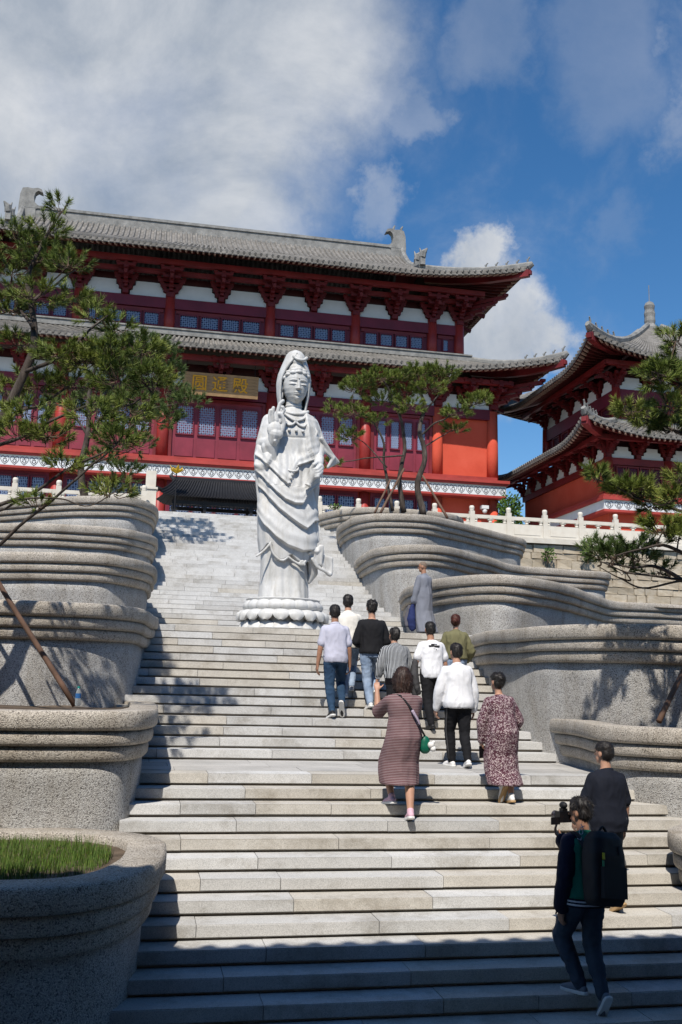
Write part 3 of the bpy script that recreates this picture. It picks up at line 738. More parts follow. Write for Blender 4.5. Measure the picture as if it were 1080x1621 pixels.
def scroll_motif_mesh():
    "heart-shaped scroll: outer heart line and two inner curls"
    cu = []
    heart = [(0, -.20), (-.10, -.11), (-.165, .0), (-.16, .10), (-.10, .155), (-.03, .12), (-.005, .05), (-.05, .02), (-.075, .06)]
    a = catmull([Vector((x, 0, z)) for x, z in heart], 4)
    cu.append(a); cu.append([Vector((-p.x, p.y, p.z)) for p in a])
    b = catmull([Vector((x, 0, z)) for x, z in [(0, -.12), (-.05, -.08), (-.085, -.02), (-.04, -.04)]], 3); cu.append(b); cu.append([Vector((-p.x, p.y, p.z)) for p in b])
    mb = MB()
    for c in cu: mb.tube(c, .0135, 4)
    return mb.mesh('scroll_motif')
SCROLL = scroll_motif_mesh()

def frieze_ledge(root, x0, x1, y, z0, z1, side=None):
    "projecting red ledge over a white band of scroll hearts, front face at y"
    mb = MB(); mb.box(((x0 + x1) / 2, y + .35, (z0 + z1) / 2), (x1 - x0, .7, z1 - z0)); link('frieze', mb.mesh(), M_['white_plaster'], root)
    mb = MB(); mb.box(((x0 + x1) / 2, y + .33, z1 + .05), (x1 - x0 + .14, .86, .10)); mb.box(((x0 + x1) / 2, y + .30, z1 + .17), (x1 - x0 + .26, .94, .14)); mb.box(((x0 + x1) / 2, y + .36, z0 - .05), (x1 - x0 + .05, .74, .10))
    link('ledge', mb.mesh(), M_['red_ledge'], root)
    st = .40; n = int((x1 - x0) / st); st = (x1 - x0) / n
    for i in range(n): link('scroll_motif', SCROLL, M_['scroll_ink'], root, (x0 + (i + .5) * st, y - .004, (z0 + z1) / 2), None, (1, 1, (z1 - z0) / .47))

def column_mesh(r, h):
    mb = MB(); mb.lathe([(r * 1.05, 0), (r * 1.02, h * .4), (r * .93, h)], n=16); return mb.mesh('column', True)

def hall():
    H = thing('temple_hall', 'large red temple hall with two tiers of grey tiled roof behind the statue', 'hall', (XA, 44, ZT))
    YU, YLo = 46.0, 44.3
    up = [-12.1, -10.67, -6.7, -2.43, 2.43, 6.7, 10.67, 12.1]
    lo = [-13.3, -10.5, -6.95, -2.45, 2.45, 6.95, 10.5, 13.3]
    # --- ground storey
    mb = MB(); mb.box((XA, 50.3, 7.15), (26.4, 11.8, 3.9)); link('ground_wall', mb.mesh(), M_['red_plaster'], H)
    cm = column_mesh(.26, 3.75)
    for x in lo: link('column', cm, M_['red_plaster' if abs(x) > 10 else 'red_column'], H, (XA + x, YLo + .05, 5.2))
    for i in range(7):
        if i in (0, 6): continue
        x0, x1 = lo[i] + .3, lo[i + 1] - .3; w = (x1 - x0 - .2) / 4
        mb = MB(); mb.box((XA + (x0 + x1) / 2, YLo + .07, 7.05), (x1 - x0, .1, 3.6)); link('door_board', mb.mesh(), M_['maroon'], H)
        for k in range(4):
            if i == 4 and k == 1:
                mb = MB(); mb.box((XA + x0 + .1 + w * (k + .5), YLo - .0, 7.1), (w - .08, .1, 3.2)); link('doorway_shade_panel', mb.mesh(), M_['doorway_shade'], H); continue  # solid panel, no opening: the dark interior is painted as its colour
            window(H, XA + x0 + .1 + w * (k + .5), YLo - .01, 6.85, 8.62, w - .06, 7, 12)
    frieze_ledge(H, XA - 13.72, XA + 13.72, 43.72, 8.93, 9.40)
    # --- second storey
    mb = MB(); mb.box((XA, 50.3, 11.4), (26.6, 11.6, 3.7)); link('storey_wall', mb.mesh(), M_['red_plaster'], H)
    cm = column_mesh(.27, 3.5)
    for x in lo: link('column', cm, M_['red_plaster' if abs(x) > 10 else 'red_column'], H, (XA + x, YLo + (.16 if abs(x) > 10 else .08), 9.7))
    mb = MB(); mb.box((XA, YLo + .12, 13.02), (26.5, .26, .50)); link('architrave', mb.mesh(), M_['maroon'], H)
    mb = MB(); mb.box((XA, YLo - .02, 9.79), (26.8, .5, .16)); link('sill', mb.mesh(), M_['red_ledge'], H)
    for i in range(7):
        x0, x1 = lo[i] + .27, lo[i + 1] - .27; xm = XA + (x0 + x1) / 2
        if i in (0, 6): continue
        mb = MB(); mb.box((xm, YLo + .17, 11.25), (x1 - x0, .1, 2.9)); link('door_board', mb.mesh(), M_['door_panel'], H)
        fr = MB(); fr.box((xm - (x1 - x0) / 2 + .07, YLo + .1, 11.25), (.14, .16, 2.9)); fr.box((xm + (x1 - x0) / 2 - .07, YLo + .1, 11.25), (.14, .16, 2.9)); fr.box((xm, YLo + .1, 12.66), (x1 - x0 - .28, .16, .12)); link('door_frame', fr.mesh(), M_['red_paint'], H)
        w = (x1 - x0 - .42) / 4
        for k in range(4):
            xx = XA + x0 + .21 + w * (k + .5)
            window(H, xx, YLo + .115, 10.98, 12.4, w - .16, 8, 12)
            pm = MB(); pm.box((xx, YLo + .10, 10.42), (w - .16, .05, .86)); link('door_panel', pm.mesh(), M_['door_panel'], H)
    # brackets and white panels of the lower eave
    def bracket_row(cols, y, z, hp, mid=True, z_wall=None):
        xs = []
        for i, x in enumerate(cols):
            xs.append((x, True))
            if i < len(cols) - 1 and mid and cols[i + 1] - x > 2.2: xs.append(((x + cols[i + 1]) / 2, False))
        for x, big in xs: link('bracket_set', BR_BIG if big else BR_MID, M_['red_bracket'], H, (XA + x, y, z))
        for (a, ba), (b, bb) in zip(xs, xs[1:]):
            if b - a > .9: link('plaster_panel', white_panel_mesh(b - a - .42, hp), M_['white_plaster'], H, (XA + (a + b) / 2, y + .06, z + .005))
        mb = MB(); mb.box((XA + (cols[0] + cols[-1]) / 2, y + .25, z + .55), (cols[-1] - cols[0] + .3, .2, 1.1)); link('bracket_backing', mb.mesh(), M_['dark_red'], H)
    bracket_row(lo, YLo, 13.27, .66)
    for yb, zb in ((YLo - 1.05, 14.32),):
        mb = MB(); mb.box((XA, yb + .12, zb + .03), (2 * 13.3 + 1.3, .24, .22)); link('eave_purlin', mb.mesh(), M_['red_paint'], H)
    # lower roof
    lr = link('lower_roof', None, None, H); lr['_e'] = 0
    roof_skirt(H, (XA - 12.45, XA + 12.45, 45.75, 56.4), (XA - 15.0, XA + 15.0, 42.45, 59.6), 16.12, 14.66, .66, .85, lift_from=.62, sag=.14, sides='flr')
    bpy.data.objects.remove(lr)
    mb = MB(); mb.box((XA, 45.62, 16.2), (25.1, .36, .26)); mb.box((XA, 45.60, 16.36), (25.2, .42, .07)); link('wall_ridge', mb.mesh(), M_['ridge_tile'], H)
    # --- upper storey
    mb = MB(); mb.box((XA, 51.1, 16.95), (24.0, 10.0, 2.2)); link('upper_wall', mb.mesh(), M_['maroon'], H)
    cm = column_mesh(.25, 2.15)
    for x in up: link('column', cm, M_['red_column'], H, (XA + x, YU + .05, 16.15))
    mb = MB(); mb.box((XA, YU + .02, 16.46), (24.3, .16, .24)); link('base_rail', mb.mesh(), M_['red_ledge'], H)
    mb = MB(); mb.box((XA, YU + .06, 17.80), (24.2, .22, .52)); link('architrave', mb.mesh(), M_['maroon'], H)
    for i in range(7):
        x0, x1 = up[i] + .3, up[i + 1] - .3; n = 4 if x1 - x0 > 2 else 1
        w = (x1 - x0 - .24) / n
        fr = MB(); xm = XA + (x0 + x1) / 2; fr.box((xm, YU + .07, 16.62), (x1 - x0, .08, .08)); link('window_rail', fr.mesh(), M_['red_paint'], H); fr = MB(); fr.box((xm, YU + .07, 17.42), (x1 - x0, .08, .16)); link('window_rail', fr.mesh(), M_['red_paint'], H)
        for k in range(n): window(H, XA + x0 + .12 + w * (k + .5), YU + .06, 16.64, 17.32, w - (.1 if n == 4 else .25), 8 if n == 4 else 6, 6)
    bracket_row(up, YU, 18.08, .72)
    mb = MB(); mb.box((XA, YU - 1.1, 19.42), (2 * 12.1 + 1.9, .26, .24)); mb.box((XA, YU - .5, 19.15), (2 * 12.1 + 1.2, .2, .2)); link('eave_purlin', mb.mesh(), M_['red_paint'], H)
    # corner brackets, diagonal
    for sx in (-1, 1):
        for (yy, zz, xx) in ((YU, 18.08, 12.1), (YLo, 13.27, 13.3)):
            mb = MB()
            for k, (pr, z) in enumerate(((.5, .28), (.95, .52), (1.4, .76), (1.8, .98))): mb.beam((XA + sx * xx, yy, zz + z), (XA + sx * (xx + pr), yy - pr, zz + z + .05), .2, .17); mb.box((XA + sx * (xx + pr), yy - pr, zz + z + .14), (.24, .24, .12))
            link('corner_bracket', mb.mesh(), M_['red_bracket'], H)
            for k in range(3):
                o = link('bracket_set', BR_MID, M_['red_bracket'], H, (XA + sx * xx, yy + 2.2 * k, zz), (0, 0, sx * math.pi / 2))
    for sx in (-1, 1):   # flank purlins
        mb = MB(); mb.box((XA + sx * (12.1 + 1.0), 51.2, 19.40), (.26, 11.6, .24)); mb.box((XA + sx * (13.3 + .8), 51.2, 14.25), (.24, 12.6, .22)); link('eave_purlin', mb.mesh(), M_['red_paint'], H)
    # upper roof: skirt plus gabled top
    roof_skirt(H, (XA - 10.3, XA + 10.3, 47.0, 55.0), (XA - 14.1, XA + 14.1, 43.6, 58.4), 21.35, 19.70, .54, .60, lift_from=.55, sag=.10)
    g = MB(); caps = MB()
    for sy_ in (-1, 1):
        ya, yb = 51 + sy_ * .12, 51 + sy_ * 4.0
        prof = [(lerp(ya, yb, t), lerp(23.75, 21.36, t) - .16 * math.sin(math.pi * t)) for t in [i / 6 for i in range(7)]]
        g.grid([[(XA - 10.3, y, z), (XA + 10.3, y, z)] for y, z in prof])
        n = int(20.6 / .27)
        for k in range(n): g.tube([(XA - 10.3 + (k + .5) * 20.6 / n, y, z + .02) for y, z in prof], .073, 6)
    link('gable_roof_tiles', g.mesh(), M_['roof_tile'], H)['kind'] = 'stuff'
    mb = MB()
    for sx in (-1, 1): mb.add([(XA + sx * 10.2, 47.2, 21.0), (XA + sx * 10.2, 54.8, 21.0), (XA + sx * 10.2, 51, 23.6)], [(0, 1, 2)])
    link('gable_wall', mb.mesh(), M_['red_paint'], H)
    mb = MB(); mb.box((XA, 51, 23.95), (20.3, .34, .55)); mb.box((XA, 51, 24.26), (20.4, .46, .10)); mb.box((XA, 51, 23.70), (20.4, .5, .10)); mb.box((XA, 51, 24.36), (20.3, .24, .10))
    link('main_ridge', mb.mesh(), M_['ridge_tile'], H)
    for sx in (-1, 1):
        # ridge-end ornament: a block tail curling inward over the ridge
        mb = MB(); x = XA + sx * 10.05
        out = [(.42, -.55), (.44, .3), (.40, .95), (.30, 1.28), (.05, 1.33), (-.22, 1.30), (-.46, 1.36), (-.66, 1.30), (-.74, 1.12), (-.66, 1.14), (-.50, 1.20), (-.36, 1.08), (-.30, .82), (-.34, .56), (-.50, .40), (-.66, .34), (-.62, .22), (-.42, .16), (-.5, -.55)]
        n = len(out); mb.add([(x + sx * a, 50.78, 24.0 + b) for a, b in out] + [(x + sx * a, 51.22, 24.0 + b) for a, b in out], [tuple(range(n)), tuple(range(2 * n - 1, n - 1, -1))] + [(i, i + n, (i + 1) % n + n, (i + 1) % n) for i in range(n)])
        link('ridge_end_ornament', mb.mesh(), M_['ridge_tile'], H)
        if sx > 0:
            mb = MB()
            for q in (-.25, .2): mb.tube([(x + q, 51, 25.3), (x + q, 51, 25.5), (x + q + .08, 51, 25.66)], [.05, .07, .03], 6)
            link('ornament_spike', mb.mesh(), M_['ridge_tile'], H)
        for sy_ in (-1, 1):  # descending ridges of the gable
            P = [Vector((XA + sx * 10.3, lerp(51, 51 + sy_ * 4.25, t), lerp(24.15, 21.55, t ** .8) - .35 * math.sin(math.pi * t))) for t in [i / 8 for i in range(9)]]
            mb = MB(); mb.tube(P, [(.17, .26)] * 9, 8); link('gable_ridge', mb.mesh(), M_['ridge_tile'], H)
            if sy_ < 0:
                for t, s0 in ((8, 1.5), (6, 1.1)):
                    p = P[t]; mb = MB(); mb.box(p + Vector((0, -.05, .18)), (.26, .3, .5)); mb.tube([p + Vector((0, -.1, .35)), p + Vector((sx * .05, -.15, .62)), p + Vector((sx * .22, -.25, .80))], [.18, .16, .03], 6); mb.tube([p + Vector((0, 0, .5)), p + Vector((-sx * .12, .05, .92))], [.12, .02], 5)
                    link('ridge_beast_head', mb.mesh(), M_['ridge_tile'], H)
    # horizontal part of the hip ridge toward the corner gets a taller body
    return H
HALL = hall()

def text_mesh(cu):
    t = bpy.data.objects.new('t', cu); _tmp.collection.objects.link(t); _tmp.view_layers[0].update(); me = bpy.data.meshes.new_from_object(t.evaluated_get(_tmp.view_layers[0].depsgraph)); bpy.data.objects.remove(t); return me
def plaque():
    P = thing('name_plaque', 'wooden name plaque with gold characters hung under the lower eave', 'plaque', (XA, 43.5, 12.7))
    t = R_(-9)
    M = Matrix.Translation((XA, 43.55, 13.19)) @ Matrix.Rotation(R_(11), 4, 'X')
    pm = MB(); z = -.5
    for i in range(7):
        pm2 = MB(); pm2.box((0, 0, 0), (3.44, .07, .139)); o = link('board', pm2.mesh(), M_['plaque_wood'], P); o.matrix_basis = M @ Matrix.Translation((0, .004 * (i % 2), -.435 + .145 * i))
    mb = MB(); mb.box((0, .06, 0), (3.3, .05, .95)); o = link('backing_board', mb.mesh(), M_['plaque_wood'], P); o.matrix_basis = M
    for i, ch in enumerate('圆通殿'):
        cu = bpy.data.curves.new('character', 'FONT'); cu.body = ch; cu.size = .74; cu.extrude = .012; cu.align_x = 'CENTER'; cu.align_y = 'CENTER'; cu.offset = .008
        o = link('character', text_mesh(cu), M_['gold'], P); o.matrix_basis = M @ Matrix.Translation((-.95 + .92 * i, -.045, .0)) @ Matrix.Rotation(R_(90), 4, 'X')
    mb = MB()
    for s0 in (-1.55, 1.55): mb.tube([(XA + s0, 43.45, 13.6), (XA + s0, 43.6, 14.3)], .015, 5)
    link('hanger', mb.mesh(), M_['black_iron'], P)
plaque()

def tower():
    # corner of the wall nearest the stairs
    X0, Y0, w = 18.9, 38.0, 9.54; X1, Y1 = X0 + w, Y0 + w; cx, cy_ = (X0 + X1) / 2, (Y0 + Y1) / 2
    Tw = thing('bell_tower', 'smaller red two-roofed tower with a pointed roof right of the hall', 'tower', (cx, Y0, ZT))
    mb = MB(); mb.box((cx, cy_, 6.4), (w, w, 2.4)); link('ground_wall', mb.mesh(), M_['red_plaster'], Tw)
    # ledge with white scroll band, along front and flank
    mb = MB(); mb.box((cx, cy_, 7.62), (w + .8, w + .8, .40)); link('frieze', mb.mesh(), M_['white_plaster'], Tw)
    mb = MB(); mb.box((cx, cy_, 7.88), (w + 1.0, w + 1.0, .12)); mb.box((cx, cy_, 8.0), (w + .9, w + .9, .12)); mb.box((cx, cy_, 7.37), (w + .86, w + .86, .10)); link('ledge', mb.mesh(), M_['red_ledge'], Tw)
    n = 24
    for i in range(n): link('scroll_motif', SCROLL, M_['scroll_ink'], Tw, (X0 - .4 + (i + .5) * (w + .8) / n, Y0 - .404, 7.62), None, (1, 1, .85))
    mb = MB(); mb.box((cx, cy_, 8.85), (w - .1, w - .1, 1.8)); link('storey_wall', mb.mesh(), M_['red_plaster'], Tw)
    cm = column_mesh(.22, 1.7); cols = [0, 2.75, w - 2.75, w]
    for c in cols:
        link('column', cm, M_['red_column'], Tw, (X0 + c, Y0, 8.02))
    mb = MB(); mb.box((cx, Y0 + .03, 9.58), (w, .2, .30)); mb.box((cx, Y0 + .03, 8.12), (w, .2, .14)); link('architrave', mb.mesh(), M_['red_paint'], Tw)
    mb = MB(); mb.box((X0 + .03, cy_, 9.58), (.2, w, .30)); link('flank_beam', mb.mesh(), M_['red_paint'], Tw)
    for a, b in zip(cols, cols[1:]):
        x0, x1 = X0 + a + .3, X0 + b - .3; n = 4 if x1 - x0 < 3 else 6; ww = (x1 - x0) / n
        mb = MB(); mb.box(((x0 + x1) / 2, Y0 + .02, 8.8), (x1 - x0 + .1, .1, 1.2)); link('window_board', mb.mesh(), M_['red_paint'], Tw)
        for k in range(n): window(Tw, x0 + ww * (k + .5), Y0 - .045, 8.25, 9.36, ww - .05, 6, 13, frame='red_paint', lat='lattice_dark')
    def brow(z, hp, x0, x1, y, n, flank=False):
        st = (x1 - x0) / n
        for i in range(n + 1):
            p = (x0 + i * st, y, z) if not flank else (y, x0 + i * st, z)
            link('bracket_set', BR_MID, M_['red_bracket'], Tw, p, (0, 0, 0 if not flank else -math.pi / 2), (.72, .72, .72))
            if i < n:
                q = (x0 + (i + .5) * st, y - .02, z) if not flank else (y - .02, x0 + (i + .5) * st, z)
                link('plaster_panel', white_panel_mesh(st - .36, hp), M_['white_plaster'], Tw, q, (0, 0, 0 if not flank else -math.pi / 2))
    brow(9.73, .5, X0, X1, Y0, 7); brow(9.73, .5, Y0, Y1, X0, 7, True)
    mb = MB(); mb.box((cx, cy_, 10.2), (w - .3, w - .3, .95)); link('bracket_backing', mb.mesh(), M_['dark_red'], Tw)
    s = .9
    roof_skirt(Tw, (X0 + s - .2, X1 - s + .2, Y0 + s - .2, Y1 - s + .2), (X0 - 1.55, X1 + 1.55, Y0 - 1.55, Y1 + 1.55), 11.45, 10.45, .55, .42, lift_from=.45, sag=.1, sides='flr', roll=.25)
    mb = MB(); mb.box((cx, cy_, 11.53), (w - 2 * s + .6, w - 2 * s + .6, .24)); link('wall_ridge', mb.mesh(), M_['ridge_tile'], Tw)
    # upper storey
    U0, U1, V0, V1 = X0 + s, X1 - s, Y0 + s, Y1 - s
    mb = MB(); mb.box((cx, cy_, 12.3), (U1 - U0 - .1, V1 - V0 - .1, 1.5)); link('upper_wall', mb.mesh(), M_['maroon'], Tw)
    mb = MB(); mb.box((cx, cy_, 11.72), (U1 - U0 + .1, V1 - V0 + .1, .22)); link('base_rail', mb.mesh(), M_['red_ledge'], Tw)
    cm = column_mesh(.2, 1.5)
    for c in (U0, lerp(U0, U1, .33), lerp(U0, U1, .67), U1): link('column', cm, M_['red_column'], Tw, (c, V0, 11.62))
    link('column', cm, M_['red_column'], Tw, (U0, V1, 11.62))
    mb = MB(); mb.box((cx, V0 + .02, 12.78), (U1 - U0, .2, .60)); mb.box((U0 + .02, cy_, 12.78), (.2, V1 - V0, .60)); link('architrave', mb.mesh(), M_['maroon'], Tw)
    for k in range(9): window(Tw, U0 + .55 + k * .82, V0 - .0, 11.86, 12.44, .74, 7, 8, frame='red_paint', lat='lattice_dark')
    for k in range(6): window(Tw, U0 - .0, V0 + .9 + k * 1.1, 11.86, 12.44, .8, 7, 8, frame='red_paint', lat='lattice_dark', axis='y')
    brow(13.08, .56, U0, U1, V0, 5); brow(13.08, .56, V0, V1, U0, 5, True)
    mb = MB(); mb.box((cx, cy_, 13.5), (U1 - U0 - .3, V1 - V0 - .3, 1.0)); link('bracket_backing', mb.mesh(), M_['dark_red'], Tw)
    for a, b in (((U0 - .9, V0 - .85, 13.98), (U1 + .9, V0 - .85, 13.98)), ((U0 - .85, V0 - .9, 13.98), (U0 - .85, V1 + .9, 13.98)), ((X0 - .8, Y0 - .75, 10.42), (X1 + .8, Y0 - .75, 10.42)), ((X0 - .75, Y0 - .8, 10.42), (X0 - .75, Y1 + .8, 10.42))):
        mb = MB(); mb.beam(a, b, .2, .2); link('eave_purlin', mb.mesh(), M_['red_paint'], Tw)
    roof_skirt(Tw, (cx - .35, cx + .35, cy_ - .35, cy_ + .35), (U0 - 1.9, U1 + 1.9, V0 - 1.9, V1 + 1.9), 17.5, 14.08, .72, .40, lift_from=.35, sag=.5, roll=.25)
    mb = MB(); mb.lathe([(.50, 17.4), (.52, 17.6), (.34, 17.7), (.24, 17.85), (.27, 18.0), (.25, 18.2), (.27, 18.4), (.23, 18.6), (.26, 18.8), (.20, 18.95), (.1, 19.02), (0, 19.05)], (cx, cy_, 0), 12); link('finial', mb.mesh(), M_['ridge_tile'], Tw)
    mb = MB(); mb.tube([(cx, cy_, 19.0), (cx, cy_, 19.9)], .02, 5); link('lightning_rod', mb.mesh(), M_['ridge_tile'], Tw)
tower()

# ------------------------------------------------------------------ things on the terrace
def incense_pavilion():
    P = thing('incense_shelter', 'black iron incense shelter with a tiled roof at the stair head', 'shelter', (XA, 36.6, ZT))
    x0, x1, y0, y1 = XA - 2.1, XA + 2.1, 35.9, 37.3
    for x in (x0 + .15, x0 + 1.25, x1 - 1.25, x1 - .15):
        for y in (y0, y1): mb = MB(); mb.box((x, y, ZT + .6), (.11, .11, 1.3)); link('post', mb.mesh(), M_['black_iron'], P)
    mb = MB(); mb.box((XA, y0, ZT + 1.12), (4.1, .08, .14)); mb.box((XA, y1, ZT + 1.12), (4.1, .08, .14))
    for k in range(28): mb.box((x0 + .15 + k * 4.0 / 28, y0 - .02, ZT + .99), (.06, .05, .10))
    link('fretwork', mb.mesh(), M_['black_iron'], P)
    mb = MB()
    for sy_ in (-1, 1):
        prof = [(36.6 + sy_ * lerp(.05, 1.05, t), lerp(ZT + 2.06, ZT + 1.28, t) - .10 * math.sin(math.pi * t)) for t in [i / 5 for i in range(6)]]
        def lx(q, t): return XA + q * (lerp(2.0, 2.62, t))
        rows = [[(lx(-1 + 2 * i / 20, j / 5), y, z + .22 * max(0, (abs(-1 + 2 * i / 20) - .8) / .2) ** 2 * (j / 5)) for i in range(21)] for j, (y, z) in enumerate(prof)]
        mb.grid(rows)
        for k in range(46):
            q = -1 + 2 * (k + .5) / 46; mb.tube([(lx(q, j / 5), y, z + .015 + .22 * max(0, (abs(q) - .8) / .2) ** 2 * (j / 5)) for j, (y, z) in enumerate(prof)], .032, 5)
    link('roof', mb.mesh(), M_['black_iron'], P)
    mb = MB(); mb.box((XA, 36.6, ZT + 2.1), (4.1, .14, .18))
    for sx in (-1, 1): mb.tube([(XA + sx * 2.0, 36.6, ZT + 2.1), (XA + sx * 2.12, 36.6, ZT + 2.22), (XA + sx * 2.05, 36.6, ZT + 2.36)], [.09, .07, .02], 6); mb.tube([(XA + sx * 2.45, 35.6, ZT + 1.5), (XA + sx * 2.7, 35.5, ZT + 1.58), (XA + sx * 2.78, 35.5, ZT + 1.72)], [.06, .05, .015], 6)
    link('ridge', mb.mesh(), M_['black_iron'], P)
    mb = MB(); mb.box((XA, 36.6, ZT + .35), (3.4, .9, .5)); link('burner_trough', mb.mesh(), M_['black_iron'], P)
incense_pavilion()
def yellow_flower():
    c = px(280, 745, Y=35.4); mb = MB()
    F = thing('lotus_ornament', 'small yellow lotus flower ornament at the left end of the black roof', 'ornament', (c.x, c.y, ZT))
    for k in range(9):
        a = k * 2 * math.pi / 9; d = Vector((math.cos(a), math.sin(a), 0)); s0 = Vector((-d.y, d.x, 0))
        P = [c + d * .03 - Vector((0, 0, .1)), c + d * .16 + s0 * .09 - Vector((0, 0, .02)), c + d * .27 + Vector((0, 0, .16 if k % 2 else .05)), c + d * .16 - s0 * .09 - Vector((0, 0, .02))]
        m2 = MB(); m2.add(P + [p + Vector((0, 0, .02)) for p in P], [(0, 1, 2, 3), (7, 6, 5, 4), (0, 4, 5, 1), (1, 5, 6, 2), (2, 6, 7, 3), (3, 7, 4, 0)]); link('petal', m2.mesh(), M_['yellow_petal'], F)
    mb.tube([(c.x, c.y, ZT), (c.x, c.y, c.z - .05)], .02, 6); link('stem', mb.mesh(), M_['black_iron'], F)
yellow_flower()
# security camera on the corner wall of the hall
c = px(767, 806, Y=44.0); S_ = thing('security_camera', 'small white security camera on the red corner wall of the hall', 'camera', (c.x, 44.35, c.z))
mb = MB(); mb.tube([c + Vector((0, .3, 0)), c + Vector((0, .05, 0))], .03, 8); link('bracket', mb.mesh(), M_['plastic_white'], S_)
mb = MB(); mb.box(c + Vector((0, 0, .08)), (.34, .3, .16)); mb.ball(c + Vector((0, -.05, -.1)), .12, 10, 6); link('housing', mb.mesh(), M_['plastic_white'], S_)

# gate hall behind the viewer: its eave throws the shade over the foot of the stairs
def gate_hall():
    G = thing('gate_hall', 'tall red gate hall behind the viewer facing the stairs', 'gate', (XA, -5, ZG))
    mb = MB(); mb.box((XA, -6.0, (ZG - 1.62) / 2), (44, 14, -1.62 - ZG)); link('platform', mb.mesh(), M_['paving_stone'], G)
    mb = MB(); mb.box((XA, -9.0, 1.6), (40, 6, 6.4)); link('wall', mb.mesh(), M_['red_plaster'], G)
    cm = column_mesh(.32, 6.6)
    for k in range(9): link('column', cm, M_['red_column'], G, (XA - 18 + 4.5 * k, -2.8, -1.62))
    ez, ey = GATE_EAVE; mb = MB()
    prof = [(lerp(-9, ey, t), lerp(ez + 3.6, ez, t) - .3 * math.sin(math.pi * t)) for t in [i / 5 for i in range(6)]]
    mb.grid([[(XA - 24, y, z), (XA + 24, y, z)] for y, z in prof]); mb.grid([[(XA - 24, y, z - .3), (XA + 24, y, z - .3)] for y, z in prof]); mb.grid([[(XA - 24, -9, ez + 3.6), (XA + 24, -9, ez + 3.6)], [(XA - 24, -16, ez - .5), (XA + 24, -16, ez - .5)]])
    for k in range(160): mb.tube([(XA - 24 + k * .3, y, z + .03) for y, z in prof], .085, 5)
    mb.box((XA, ey - .03, ez - .15), (48, .06, .3))
    link('roof', mb.mesh(), M_['roof_tile'], G)
    mb = MB(); mb.box((XA, -2.8, ez - .3), (40, .4, .5)); link('beam', mb.mesh(), M_['red_paint'], G)
GATE_EAVE = (5.0, 3.87)
gate_hall()
